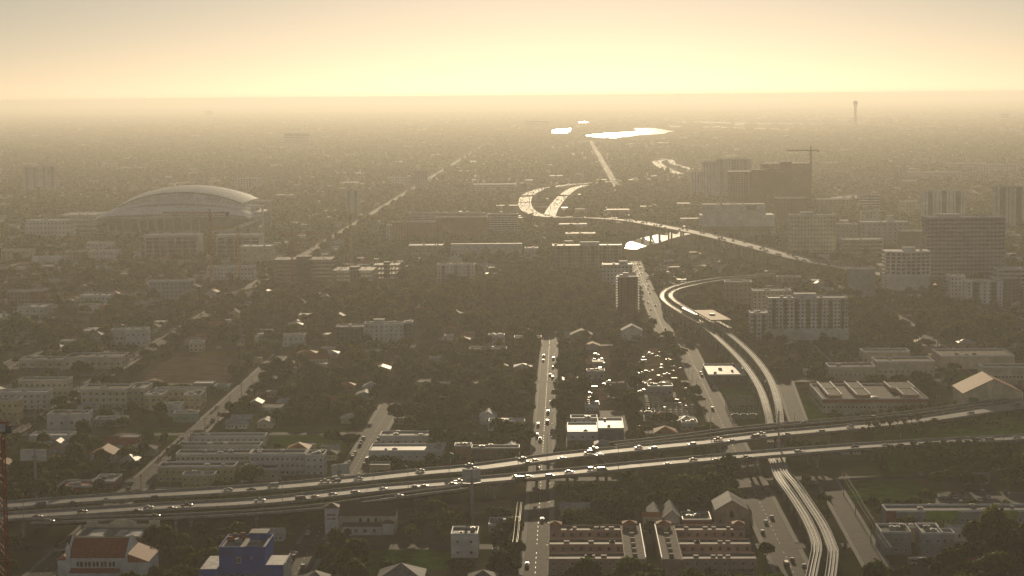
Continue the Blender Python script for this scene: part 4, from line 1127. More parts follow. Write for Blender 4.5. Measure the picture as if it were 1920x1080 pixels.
# ------------------------------------------------------------------ round fronted white office tower
def round_tower():
    xa, xb, Yf, H = near_front(1661, 1746, 545, 474, 30)
    W = xb-xa; D = 30.0
    root = thing('office_tower', 'white tower with rounded gridded front above a blank base', 'office', ((xa+xb)/2, Yf+D/2, 0))
    mark_rect(xa-3, xb+3, Yf-28, Yf+D+3); BUILT.append(((xa+xb)/2, Yf+D/2, W, D, 'the round fronted tower'))
    n = 18
    def plan(k, g=0.0):
        u = -1+2*k/n
        return (u*(W/2-g), -D/2+g+5.5*abs(u)**2.2)
    def body(g, z0, z1, name, m):
        mb = MB(); pts = [plan(k, g) for k in range(n+1)]+[(W/2-g, D/2-g), (-W/2+g, D/2-g)]
        mb.prism(pts, z0, z1); return mb.build(name, m, root)
    zb = H*.42
    body(0, -.3, zb, 'base_wall', 'white_wall')
    body(1.1, zb-.2, H, 'glass_front', 'glass')
    nf = 6
    for k in range(nf+1):
        z = zb+(H-zb)*k/nf; body(0, z-.55 if k else zb+.004, z+.55 if k < nf else H+1.2, 'floor_band', 'white_wall')
    for k in range(0, n+1, 2):
        x, y = plan(k, .25); mb = MB(); mb.box(x-.55, x+.55, y-.3, y+1.6, zb, H); mb.build('pilaster', 'white_wall', root)
    for f in range(nf+2):
        z = 3+f*3.2
        if z < zb: mb = MB(); mb.box(-W/2-.06, -W/2+W*.18, -D/2+5.4-.5, -D/2+6, z, z+1.3); mb.build('window_band', 'glass', root)
    roof_units(root, W, D*.6, H+1.2, 4, 3, True)
round_tower()
x_, Y_, z_ = G(1649, 452).x, G(1649, 462).y+12, Zat(1649, 417, G(1649, 462).y+12)
r_ = thing('water_drum', 'white cylindrical drum on the grey hospital roof', 'tank', (x_, Y_, z_-.3))
mb = MB(); mb.tube((0, 0, 0), (0, 0, 8.5), 4.6, seg=20); mb.build('drum', 'white_wall', r_)
mb = MB(); mb.tube((0, 0, 8.5), (0, 0, 9.1), 4.9, seg=20); mb.build('lid', 'roof_white', r_)

# ------------------------------------------------------------------ far control tower and other skyline marks
Yt = 11500.0
xx = Xat(1604, 200, Yt)
root = thing('control_tower', 'faint airport control tower near the horizon at right', 'tower', (xx, Yt, 0))
h = Zat(1604, 189, Yt)
mb = MB(); mb.tube((0, 0, -.3), (0, 0, h*.82), 9, 7, 12); mb.build('shaft', 'concrete', root)
mb = MB(); mb.tube((0, 0, h*.80), (0, 0, h*.88), 8, 13, 12); mb.build('gallery', 'concrete', root)
mb = MB(); mb.tube((0, 0, h*.88), (0, 0, h*.97), 12, 13, 12); mb.build('cab', 'glass', root)
mb = MB(); mb.tube((0, 0, h*.97), (0, 0, h), 13, 9, 12); mb.tube((0, 0, h), (0, 0, h+9), .8, seg=6); mb.build('roof', 'roof_grey', root)
for i, (xl, xr, yb, yt, lab) in enumerate([
        (300, 334, 284, 272, 'faint wide pale block far behind the stadium'), (533, 580, 274, 250, 'faint dark block on the left plain, largest of the far blocks'), (545, 578, 284, 270, 'faint white block in front of the far dark block'),
        (690, 703, 199, 190, 'tiny twin topped block on the left horizon'), (1268, 1276, 197, 176, 'thin tower breaking the horizon near the sun glow'), (1253, 1258, 197, 184, 'short tower beside the thin horizon tower'),
        (385, 396, 222, 208, 'tiny faint tower on the left plain'), (985, 1030, 241, 226, 'faint wide block left of the lagoon'), (190, 215, 318, 307, 'faint low block above the stadium on the left'), (290, 304, 313, 302, 'faint small white block above the stadium'),
        (440, 488, 358, 335, 'pale apartment slab right behind the stadium'), (888, 966, 360, 346, 'row of faint pale flats above the orange slabs'), (1705, 1806, 335, 323, 'long low pale hangar on the right plain'),
        (1775, 1850, 318, 306, 'faint stepped flats on the right plain'), (1838, 1912, 326, 308, 'faint long slab on the right plain behind the hangar'), (360, 372, 301, 291, 'faint cubic block in the left plain trees'),
        (540, 560, 250, 240, 'faint block near the left horizon above the dark one'), (1880, 1892, 226, 213, 'tiny dark block near the right horizon'), (225, 270, 324, 315, 'faint long shed above the stadium roof'), (1670, 1672.5, 236, 222, 'thin faint mast on the airport plain')]):
    b('distant_block', lab, 'building', xl, xr, yb, yt, 40 if yb > 260 else 120, 'pale_wall' if i % 3 else 'grey_wall', 'roof_grey', max(2, int((yb-yt)/3)), max(2, int((xr-xl)/5)), 'strip' if i % 2 else 'win', ind=False, units=1, front=10, ww=2.5, wh=1.5)

# ------------------------------------------------------------------ churches
def church_left():
    xa, xb, Yf, H = near_front(108, 240, 1095, 1046, 22)
    W, D = xb-xa, 20.0
    root = thing('church', 'white church with dark red tiled roof and paired arched windows', 'church', ((xa+xb)/2, Yf+D/2, 0))
    mark_rect(xa-6, xb+16, Yf-10, Yf+D+4); BUILT.append(((xa+xb)/2, Yf+D/2, W, D, 'the red roofed church'))
    mb = MB(); mb.box(-W/2+4, W/2, -D/2, D/2, -.3, H); mb.build('wall', 'white_wall', root)
    ridge = H+6.2
    mb = MB(); mb.gable(-W/2+5, W/2-.8, -D/2, D/2, H, ridge, 'x', .4); mb.build('roof', 'roof_red', root)
    mb = MB(); mb.extrude_x([(-D/2-.6, -.3), (D/2+.6, -.3), (D/2+.6, H+.8), (0, ridge+1.2), (-D/2-.6, H+.8)], W/2-.75, W/2+.6); mb.build('gable_wall', 'white_wall', root)
    mb = MB(); mb.extrude_x([(-D/2-.6, -.3), (D/2+.6, -.3), (D/2+.6, H+.8), (0, ridge+1.2), (-D/2-.6, H+.8)], -W/2+4.2, -W/2+4.95); mb.build('gable_wall', 'white_wall', root)
    for i in range(5):
        u = -W/2+9.5+(W-16)*i/4
        for s in (-.75, .75): put_window(root, u+s, -D/2-.02, H-2.6, 1.0, 2.2, 0, me=ARCH)
    mb = MB(); mb.box(-W/2+6, W/2-3.5, -D/2-3.2, -D/2, -.3, H-5.6); mb.build('aisle_wall', 'white_wall', root)
    mb = MB(); mb.extrude_x([(-D/2-3.5, H-5.6), (-D/2, H-5.6), (-D/2, H-4.3), (-D/2-3.5, H-5.3)], -W/2+5.8, W/2-3.3); mb.build('aisle_roof', 'roof_red', root)
    for i in range(5): put_window(root, -W/2+9.5+(W-16)*i/4, -D/2-3.2, H-7.6, 1.8, 1.6, 0)
    mb = MB(); mb.box(-W/2, -W/2+4.19, -D/2+1, D/2-4, -.3, H-1.2); mb.build('side_chapel', 'white_wall', root)
    mb = MB(); mb.hip(-W/2, -W/2+4.19, -D/2+1, D/2-4, H-1.2, H+.5, .2); mb.build('side_roof', 'roof_red', root)
    mb = MB(); mb.box(-W/2+4.0, -W/2+5.6, -D/2-.8, -D/2+.8, -.3, H+4.5); mb.build('bell_pier', 'white_wall', root)
    mb = MB(); mb.tube((-W/2+4.8, -D/2, H+4.5), (-W/2+4.8, -D/2, H+6.6), .8, .05, 8); mb.build('finial', 'white_wall', root)
    # right wing, set back, with orange roof turned end on
    wx = 9.0
    mb = MB(); mb.box(W/2+.62, W/2+wx, -D/2-2, D/2-1, -.3, H-1.4); mb.build('wing_wall', 'white_wall', root)
    mb = MB(); mb.extrude_y([(W/2+.62, H-1.4), (W/2+wx+.4, H-1.4), (W/2+wx+.4, H-1.1), (W/2+.62, H+2.2)], -D/2-2.3, D/2-.8); mb.build('wing_roof', 'roof_orange', root)
    for i in range(3): put_window(root, W/2+wx, -D/2+3+4.5*i, H-5, 1.1, 2.4, math.pi/2, me=ARCH)
    put_window(root, W/2+3.4, -D/2-2, H-6.5, .9, 1.3, 0)
church_left()
def mission_hall():
    xa, xb, Yf, H = near_front(144, 284, 1036, 1007, 18)
    W, D = xb-xa, 20
    root = thing('mission_hall', 'flat roofed cream hall with curved mission parapet behind the red roofed church', 'hall', ((xa+xb)/2, Yf+D/2, 0))
    mark_rect(xa-3, xb+3, Yf-4, Yf+D+3); BUILT.append(((xa+xb)/2, Yf+D/2, W, D, 'the mission parapet hall'))
    mb = MB(); mb.box(-W/2, W/2, -D/2, D/2, -.3, H); mb.build('wall', 'cream_wall', root)
    mb = MB(); mb.box(-W/2+5.2, W/2-.8, -D/2-.25, -D/2+.05, -.3, H-.3); mb.build('front_panel', 'brown_wall', root)
    mb = MB(); mb.box(-W/2+.4, W/2-.4, -D/2+.4, D/2-.6, H, H+.08); mb.build('roof', 'roof_grey', root)
    for x0, x1 in ((.12, .33), (.5, .62), (.64, .82)):
        mb = MB(); mb.box(-W/2+W*x0, -W/2+W*x1, -D/2+1, D/2-5, H+.08, H+.16); mb.build('roof_patch', 'roof_white', root)
    mb = MB(); mb.box(-W/2, W/2, D/2-.6, D/2, H, H+1.6)
    mb.box(-W/2, -W/2+5, D/2-.55, D/2-.05, H+1.6, H+3.0); mb.box(W/2-5, W/2, D/2-.55, D/2-.05, H+1.6, H+3.2)
    prof = [(-6, H+1.6), (6, H+1.6), (6, H+2.5)]+[(4.8*math.cos(math.pi*i/8), H+2.7+1.0*math.sin(math.pi*i/8)) for i in range(9)]+[(-6, H+2.5)]
    mb.extrude_y(prof, D/2-.5, D/2-.1); mb.build('mission_parapet', 'cream_wall', root)
    for s in (-1, 1):
        mb = MB(); mb.box(s*W/2-.5, s*W/2+.5, -D/2, D/2, H, H+.9); mb.build('side_parapet', 'cream_wall', root)
    mb = MB(); mb.tube((W/2-2.5, D/2-.3, H+3.2), (W/2-2.5, D/2-.3, H+4.1), .5, .1, 8); mb.build('finial', 'white_wall', root)
mission_hall()
def church_tower():
    xa, xb, Yf, H = near_front(636, 741, 1000, 967, 20)
    W, D = xb-xa, 15
    root = thing('church', 'cream church with square white bell tower in front of the highway', 'church', ((xa+xb)/2, Yf+D/2, 0))
    mark_rect(xa-9, xb+3, Yf-5, Yf+D+3); BUILT.append(((xa+xb)/2, Yf+D/2, W, D, 'the bell tower church'))
    mb = MB(); mb.box(-W/2, W/2, -D/2, D/2, -.3, H); mb.build('wall', 'cream_wall', root)
    mb = MB(); mb.gable(-W/2+.4, W/2-.4, -D/2, D/2, H, H+5.0, 'x', .5); mb.build('roof', 'roof_brown', root)
    for i in range(3): put_window(root, -2+3.6*i-1, -D/2-.02, H-2.0, 1.2, 2.0, 0, me=ARCH)
    mb = MB(); mb.box(-W/2+2, W/2-6, -D/2-4, -D/2, -.3, H-4.2); mb.build('aisle_wall', 'white_wall', root)
    mb = MB(); mb.extrude_x([(-D/2-4.4, H-4.2), (-D/2, H-4.2), (-D/2, H-3.0), (-D/2-4.4, H-3.9)], -W/2+1.8, W/2-5.8); mb.build('aisle_roof', 'roof_brown', root)
    mb = MB(); mb.box(W/2-5.7, W/2-.5, -D/2-3.5, -D/2, -.3, H-3.0); mb.build('porch', 'white_wall', root)
    mb = MB(); mb.hip(W/2-5.7, W/2-.5, -D/2-3.5, -D/2-.1, H-3.0, H-1.6, .3); mb.build('porch_roof', 'roof_brown', root)
    for i in range(4): put_window(root, -W/2+4+4.2*i, -D/2-4, H-6.2, 1.6, 1.8, 0)
    tz = Zat(623, 951, Yf); tx0, tx1 = Xat(610, 990, Yf)-(xa+xb)/2, Xat(636, 990, Yf)-(xa+xb)/2
    t = MB(); t.box(tx0, tx1-.2, -D/2-2, -D/2+4.5, -.3, tz); tw = t.build('bell_tower', 'white_wall', root)
    t = MB(); t.hip(tx0, tx1-.2, -D/2-2, -D/2+4.5, tz, tz+2.0, .45); t.build('tower_roof', 'roof_brown', tw)
    for k, zz in enumerate((tz-3.2, tz-5.0)):
        t = MB(); t.box(tx0+1.2, tx1-1.4, -D/2-2.12, -D/2-1.98, zz-.5, zz+.5); t.build('louvre', 'tan_wall', tw)
church_tower()
def gable_chapel():
    xa, xb, Yf, H = near_front(1342, 1402, 993, 957, 18)
    W, D = xb-xa, 22
    root = thing('chapel', 'tan gable fronted chapel with a single pointed window beside the road', 'church', ((xa+xb)/2, Yf+D/2, 0))
    mark_rect(xa-2, xb+2, Yf-4, Yf+D+2); BUILT.append(((xa+xb)/2, Yf+D/2, W, D, 'the gable fronted chapel'))
    mb = MB(); mb.extrude_y([(-W/2, -.3), (W/2, -.3), (W/2, H), (0, H+4.4), (-W/2, H)], -D/2, D/2); mb.build('wall', 'tan_wall', root)
    mb = MB()
    for s in (-1, 1): mb.extrude_y([(0, H+4.42), (s*(W/2+.5), H-.2), (s*(W/2+.5), H+.2), (0, H+4.85)] if s > 0 else [(0, H+4.42), (0, H+4.85), (-(W/2+.5), H+.2), (-(W/2+.5), H-.2)], -D/2-.35, D/2+.3)
    mb.build('roof', 'roof_grey', root)
    mb = MB(); mb.extrude_y([(-.8, H-3.4), (.8, H-3.4), (.8, H-1.0), (0, H+.4), (-.8, H-1.0)], -D/2-.08, -D/2+.05); mb.build('pointed_window', 'glass', root)
    for s in (-1, 1):
        mb = MB(); mb.box(s*W*.36-.5, s*W*.36+.5, -D/2-.08, -D/2+.05, H-5.5, H-4.2); mb.build('window', 'glass', root)
        mb = MB(); mb.box(s*W/2-.7, s*W/2+.7, -D/2-.6, -D/2+.3, -.3, H-.8); mb.build('buttress', 'tan_wall', root)
gable_chapel()

# ------------------------------------------------------------------ blue building at the bottom edge
def blue_building():
    xa, xb, Yf, H = near_front(412, 499, 1105, 1029, 24)
    W, D = xb-xa, 24
    root = thing('blue_building', 'deep blue walled building with cluttered flat roof at the bottom edge', 'building', ((xa+xb)/2, Yf+D/2, 0))
    mark_rect(xa-8, xb+12, Yf-20, Yf+D+4); BUILT.append(((xa+xb)/2, Yf+D/2, W, D, 'the blue building'))
    mb = MB(); mb.box(-W/2, W/2, -D/2, D/2, -.3, H); mb.build('wall', 'blue_wall', root)
    flat_roof(root, W, D, H, 'roof_grey', .8, 'blue_wall')
    mb = MB(); mb.box(-W/2-7, -W/2-.05, -D/2-6, D/2-6, -.3, H*.58); mb.build('left_wing', 'blue_wall', root)
    mb = MB(); mb.box(-W/2-6.7, -W/2-.1, -D/2-5.7, D/2-6.3, H*.58, H*.58+.1); mb.build('left_roof', 'roof_white', root)
    mb = MB(); mb.box(W/2+.05, W/2+8, -D/2-2, D/2-8, -.3, H*.62); mb.build('right_wing', 'blue_wall', root)
    mb = MB(); mb.box(W/2+.4, W/2+7.7, -D/2-1.7, D/2-8.3, H*.62, H*.62+.1); mb.build('right_roof', 'roof_white', root)
    mb = MB(); mb.box(W/2+7.7, W/2+8.3, -D/2-2.3, D/2-8, -.3, H*.62+.9); mb.build('right_parapet', 'pale_wall', root)
    mb = MB(); mb.box(-W/2-1.5, W/2-2, -D/2-9, -D/2-.05, -.3, H*.35); mb.build('front_block', 'blue_wall', root)
    mb = MB(); mb.box(-W/2-1.2, W/2-2.3, -D/2-8.7, -D/2-.1, H*.35, H*.35+.1); mb.build('front_roof', 'roof_grey', root)
    mb = MB(); mb.box(W*.05, W*.42, D*.12, D*.44, H+.04, H+3.0); mb.build('roof_house', 'blue_wall', root)
    mb = MB(); mb.box(W*.03, W*.44, D*.10, D*.46, H+3.004, H+3.35); mb.build('roof_house_cap', 'roof_grey', root)
    mb = MB()
    for x, y, w, h in ((-W*.38, D*.1, 2.2, 2.0), (-W*.3, D*.25, 1.6, 2.6), (-W*.12, D*.2, 1.8, 3.1)): mb.box(x-w/2, x+w/2, y-w/2, y+w/2, H+.04, H+h)
    mb.build('plant_units', 'red_wall', root, kind='stuff')
    roof_units(root, W*.8, D*.3, H+.04, 4, 77)
    put_window(root, -W*.08, -D/2, H*.72, 1.7, 2.6, 0); put_window(root, W*.2, -D/2, H*.78, .9, 1.0, 0)
    for x in (-W*.2, 0.05*W): 
        mb = MB(); mb.box(x-.7, x+.7, -D/2-5.7, -D/2-4.3, H*.35+.1, H*.35+1.3); mb.build('air_conditioner', 'dark_metal', root)
blue_building()

# ------------------------------------------------------------------ pink comb shaped apartments at the bottom
def comb_block(xl, xr, spine_right, label, near):
    xa, xb, Yf, H = near_front(xl, xr, 1086, 1049, 50)
    P0 = 66.0
    W = xb-xa
    root = thing('courtyard_apartments', label, 'building', ((xa+xb)/2, Yf+P0/2, 0))
    mark_rect(xa-2, xb+2, Yf-2, Yf+P0+2); BUILT.append(((xa+xb)/2, Yf+P0/2, W, P0, near))
    D = P0; s = 1 if spine_right else -1
    mb = MB(); x0, x1 = (W/2-9, W/2) if spine_right else (-W/2, -W/2+9)
    mb.box(x0, x1, -D/2, D/2, -.3, H); mb.build('spine_wall', 'pink_wall', root)
    mb = MB(); mb.box(x0+.35, x1-.35, -D/2+.35, D/2-.35, H, H+.06); mb.build('spine_roof', 'roof_gravel', root)
    xs = x1-.25 if spine_right else x0+.25
    mb = MB(); mb.box(xs-.2, xs+.2, -D/2, D/2, H, H+.9); mb.build('parapet', 'trim', root)
    for k in range(6):
        mb = MB(); y = -D/2+6+10*k; xm = (x0+x1)/2; mb.box(xm-1, xm+1, y-.9, y+.9, H+.06, H+1.2); mb.build('skylight', 'tan_wall', root)
    bars = [(-D/2, -D/2+11), (-D/2+27, -D/2+38), (D/2-11, D/2)]
    bx0, bx1 = (-W/2, x0-.02) if spine_right else (x1+.02, W/2)
    for j, (ya, yb) in enumerate(bars):
        mb = MB(); mb.box(bx0, bx1, ya, yb, -.3, H-.4); w = mb.build('bar_wall', 'pink_wall', root)
        mb = MB(); mb.box(bx0+.3, bx1-.3, ya+.3, yb-.3, H-.4, H-.34); mb.build('bar_roof', 'roof_dark', w)
        mb = MB()
        for yy in (ya, yb-.3): mb.box(bx0, bx1, yy, yy+.3, H-.4, H+.35)
        mb.build('bar_parapet', 'pink_wall', w)
        r = random.Random(j+int(xl))
        for k in range(4):
            x = r.uniform(bx0+3, bx1-3); mb = MB(); mb.box(x-r.uniform(.8, 1.6), x+.9, ya+4, ya+5.6, H-.34, H+.75); mb.build('air_conditioner', 'concrete', w)
        L = bx1-bx0; n = int(L/3.6)
        g = MB()
        for f in range(3):
            for i in range(n):
                if j == 0: o = put_window(root, bx0+L*(i+.5)/n, ya, (H-.4)*(f+.5)/3, 1.2, 1.5, 0, 'trim')
                else:
                    x = bx0+L*(i+.5)/n; z = (H-.4)*(f+.5)/3; g.box(x-.6, x+.6, ya-.06, ya+.02, z-.75, z+.75)
        if j: g.build('window_grid', 'glass', w, kind='stuff')
    ex0, ex1 = (bx0, bx0+5) if spine_right else (bx1-5, bx1)
    mb = MB(); mb.box(ex0, ex1, D/2-6, D/2-.5, H-.34, H+1.6); mb.build('corner_turret', 'pink_wall', root)
    mb = MB(); mb.hip(ex0, ex1, D/2-6, D/2-.5, H+1.6, H+3.0, .4); mb.build('turret_roof', 'roof_orange', root)
    mb = MB(); mb.box(x0+1, x0+7, D/2-6, D/2-.5, H+.06, H+1.8); mb.build('corner_turret', 'pink_wall', root)
    mb = MB(); mb.hip(x0+1, x0+7, D/2-6, D/2-.5, H+1.8, H+3.2, .4); mb.build('turret_roof', 'roof_orange', root)
comb_block(1029, 1212, True, 'pink comb shaped courtyard apartments at the bottom, left of the leafy court', 'the left pink courtyard apartments')
comb_block(1240, 1420, False, 'pink comb shaped courtyard apartments at the bottom, right of the leafy court', 'the right pink courtyard apartments')
mb_root = thing('archway', 'orange tiled arch at the head of the leafy court', 'archway', (G(1222, 996).x, G(1222, 996).y, 0))
mb = MB(); mb.box(-4, -2.6, -1.5, 1.5, -.3, 6); mb.box(2.6, 4, -1.5, 1.5, -.3, 6); mb.box(-4, 4, -1.5, 1.5, 6.004, 7.2); mb.build('wall', 'cream_wall', mb_root)
mb = MB(); mb.gable(-4.2, 4.2, -1.7, 1.7, 7.2, 9.0, 'x', .4); mb.build('roof', 'roof_orange', mb_root)

# ------------------------------------------------------------------ pitched houses placed singly
def pitched(name, label, cat, xl, xr, yb, yt, depth, wall, roof, rise, axis='x', hipped=False, near=None, win=3):
    xa, xb, Yf, H = near_front(xl, xr, yb, yt, depth)
    W, D = xb-xa, depth
    root = thing(name, label, cat, ((xa+xb)/2, Yf+D/2, 0))
    mark_rect(xa-2, xb+2, Yf-4, Yf+D+2); BUILT.append(((xa+xb)/2, Yf+D/2, W, D, near))
    mb = MB()
    if hipped or axis == 'x': mb.box(-W/2, W/2, -D/2, D/2, -.3, H)
    else: mb.extrude_y([(-W/2, -.3), (W/2, -.3), (W/2, H), (0, H+rise-.3), (-W/2, H)], -D/2, D/2)
    mb.build('wall', wall, root)
    mb = MB()
    if hipped: mb.hip(-W/2, W/2, -D/2, D/2, H, H+rise, .6)
    elif axis == 'x': mb.gable(-W/2, W/2, -D/2, D/2, H, H+rise, 'x', .6)
    else:
        for s in (-1, 1):
            q = [(0, H+rise-.28), (s*(W/2+.6), H-.35), (s*(W/2+.6), H-.05), (0, H+rise)]
            mb.extrude_y(q if s > 0 else q[::-1], -D/2-.6, D/2+.6)
    mb.build('roof', roof, root)
    if win: face_windows(root, 'f', W, D, 0.2, min(H, 3.0), max(1, int(H/3)), win, 1.3, 1.2, W*FPX/Yf > 30)
    mb = MB(); mb.box(W*.05, W*.05+1, -D/2-.1, -D/2+.02, 0, 2.1); mb.build('door', 'brown_wall', root)
    return root
p = pitched
p('pavilion', 'grey hipped pavilion roof at the bottom edge, the larger', 'pavilion', 708, 792, 1120, 1088, 18, 'cream_wall', 'roof_grey', 5, hipped=True, near='the grey hipped pavilion')
p('pavilion', 'small hipped pavilion roof at the bottom edge left of the larger', 'pavilion', 566, 612, 1122, 1092, 12, 'cream_wall', 'roof_grey', 3.4, hipped=True)
p('pavilion', 'small hipped pavilion roof at the bottom edge right of the larger', 'pavilion', 878, 932, 1120, 1090, 12, 'cream_wall', 'roof_grey', 3.4, hipped=True)
p('house', 'long grey roofed house behind the leafy court', 'house', 1217, 1242, 990, 972, 24, 'pale_wall', 'roof_grey', 3, 'y')
p('house', 'pale gabled house behind the leafy court, right of the long grey one', 'house', 1246, 1274, 990, 970, 24, 'pale_wall', 'roof_grey', 3.4, 'y')
b('shop', 'flat roofed shop with red band and white parapet beside the chapel', 'shop', 1280, 1334, 992, 977, 18, 'red_wall', 'roof_grey', 1, 5, trim='paint_white', units=4)
p('gymnasium', 'wide hall with broad orange brown gable roof beside the school', 'hall', 1806, 1918, 775, 737, 34, 'cream_wall', 'roof_orange', 9, 'y', near='the orange gabled hall', win=0)
p('house', 'red tiled house left of the bare field trees, front one', 'house', 170, 212, 868, 852, 16, 'pale_wall', 'roof_orange', 3.4, 'y', near='the red tiled house')
p('house', 'long red tiled house behind the front red tiled one', 'house', 196, 252, 848, 833, 12, 'pale_wall', 'roof_red', 3, 'x')
p('house', 'gabled pediment villa above the straight road, left one', 'house', 1070, 1110, 640, 628, 14, 'tan_wall', 'roof_brown', 4, 'y')
p('house', 'gabled pediment villa above the straight road, right one', 'house', 1166, 1204, 640, 620, 14, 'pale_wall', 'roof_grey', 4.5, 'y')
p('house', 'low hipped house with tan roof beyond the school', 'house', 1718, 1746, 652, 642, 12, 'pale_wall', 'roof_brown', 3, hipped=True)
p('house', 'tan hipped house roof in the tree belt above the car yard', 'house', 1360, 1388, 1010, 1000, 8, 'tan_wall', 'roof_brown', 2, hipped=True) if False else None
p('barn', 'dark gable sheds at bottom right beside the white bus', 'shed', 1822, 1858, 1082, 1064, 10, 'tan_wall', 'roof_red', 3, 'x')

# ------------------------------------------------------------------ school with flat roofs and raised orange sided monitors
def school():
    def blk(xl, xr, yb, yt, depth, lab, wall='cream_wall', roof='roof_gravel', **k):
        return b('school_block', lab, 'school', xl, xr, yb, yt, depth, wall, roof, 1, k.pop('bays', 8), k.pop('style', 'win'), units=k.pop('units', 2), front=2, par=1.1, ww=1.6, wh=1.4, **k)
    r, W, D, H = blk(1542, 1740, 775, 750, 66, 'cream school block with red eave strip and raised roof monitors', bays=26, near='the cream school')
    mb = MB(); mb.box(-W/2-.3, W/2+.3, -D/2-.9, -D/2-.05, H-1.3, H+.4); mb.build('eave_strip', 'roof_red', r)
    for i, (u, v, w, d) in enumerate(((-.44, -.02, .13, .42), (-.44, -.47, .13, .42), (-.17, -.02, .13, .42), (-.17, -.47, .13, .42), (.27, -.47, .15, .42), (.22, -.02, .24, .42))):
        x0, y0 = u*W, v*D
        mb = MB(); mb.box(x0, x0+w*W, y0, y0+d*D, H+.04, H+2.6); m = mb.build('roof_monitor', 'orange_wall', r)
        mb = MB(); mb.box(x0+.3, x0+w*W-.3, y0+.3, y0+d*D-.3, H+2.6, H+2.7); mb.build('monitor_roof', 'roof_gravel', m)
        mb = MB()
        for xx in (x0-.1, x0+w*W-.3): mb.box(xx-.3, xx+.6, y0, y0+d*D, H+2.6, H+3.5)
        mb.build('monitor_edge', 'trim', m)
    mb = MB(); mb.extrude_y([(4*math.cos(math.pi*i/10), H+.05+1.6*math.sin(math.pi*i/10)) for i in range(11)], -D/2+2, -D/2+8); mb.build('barrel_skylight', 'roof_tin', r)
    blk(1555, 1642, 714, 690, 22, 'second school block behind the roof monitors, left half', bays=10)
    blk(1644, 1752, 712, 680, 26, 'second school block behind the roof monitors, right half', bays=10)
    blk(1618, 1706, 688, 661, 18, 'third school block with curved rear corner', bays=8)
    blk(1765, 1902, 692, 669, 40, 'long windowless school block at the right', style='blank', units=3)
    blk(1842, 1940, 722, 690, 16, 'school wing with tall windows at the right edge', bays=14)
school()

# ------------------------------------------------------------------ long panelled building: coloured wall panels and windows
def panel_wall():
    root = next(o for o in C.objects if o.get('label', '').startswith('long building with red, grey'))
    P, Q = G(1662, 995), G(1940, 995)
    W, D, H = Xat(1940, 995, (P.y+Q.y)/2)-Xat(1662, 995, (P.y+Q.y)/2), 14, Zat(1800, 960, (P.y+Q.y)/2)
    s = W/278.0
    for xl, xr, m in ((1661, 1680, 'red_wall'), (1735, 1795, 'green_wall'), (1848, 1908, 'green_wall')):
        mb = MB(); mb.box(-W/2+(xl-1662)*s, -W/2+(xr-1662)*s, -D/2-.25, -D/2+.02, -.3, H+.5); mb.build('wall_panel', m, root)
    for x in range(1688, 1935, 9):
        if (x // 9) % 4 == 3: continue
        put_window(root, -W/2+(x-1662)*s, -D/2-(.25 if 1735 < x < 1795 or 1848 < x < 1908 else 0), H*.55, 1.0, 1.7, 0)
    mb = MB(); mb.box(-W/2, W/2, -D/2-.35, -D/2-.02, H*.02, H*.10); mb.build('plinth', 'concrete', root)
panel_wall()

# ------------------------------------------------------------------ railway station: brown canopy over the tracks, and a train
P = G(1334, 604, 15.5); Q = G(1309, 592, 15.5)
A0, A1 = G(1352, 616, 11), G(1318, 597, 11)
d = (A1-A0); L = d.length
rz = math.atan2(d.y, d.x)
root = thing('railway_station', 'railway station with flat brown canopy over the elevated tracks', 'station', ((A0.x+A1.x)/2, (A0.y+A1.y)/2, 0), rz)
mb = MB(); mb.box(-L/2, L/2, -8.5, 8.5, 17.2, 18.2); mb.build('canopy', 'roof_orange', root)
for s in (-1, 1):
    mb = MB(); mb.box(-L/2, L/2, s*7.2-1.6, s*7.2+1.6, 10.4, 11.6); mb.build('platform', 'concrete', root)
    for k in range(6):
        x = -L/2+3+(L-6)*k/5
        mb = MB(); mb.tube((x, s*7.2, 11.6), (x, s*7.2, 17.3), .3, seg=8); mb.build('canopy_post', 'concrete', root)
        mb = MB(); mb.tube((x, s*7.2, -.3), (x, s*7.2, 10.5), .6, seg=8); mb.build('column', 'concrete', root)
mb = MB(); mb.box(-4, 2, -2, 2, 18.2, 19.4); mb.build('roof_vent', 'galvanised', root)
T0, T1 = G(1306, 597, 11.6), G(1280, 584, 11.6)
root = thing('train', 'silver train standing just beyond the station on the elevated track', 'train', ((T0.x+T1.x)/2, (T0.y+T1.y)/2, 11.5), math.atan2((T1-T0).y, (T1-T0).x))
Lt = (T1-T0).length
for k in range(2):
    x0 = -Lt/2+k*Lt/2+.3; x1 = x0+Lt/2-.6
    mb = MB(); mb.extrude_x([(-1.5, .3), (1.5, .3), (1.55, 2.6), (1.1, 3.5), (-1.1, 3.5), (-1.55, 2.6)], x0, x1); c = mb.build('carriage', 'steel', root)
    for s in (-1, 1):
        mb = MB(); mb.box(x0+.6, x1-.6, s*1.56-.03, s*1.56+.03, 1.5, 2.5); mb.build('window_band', 'glass', c)

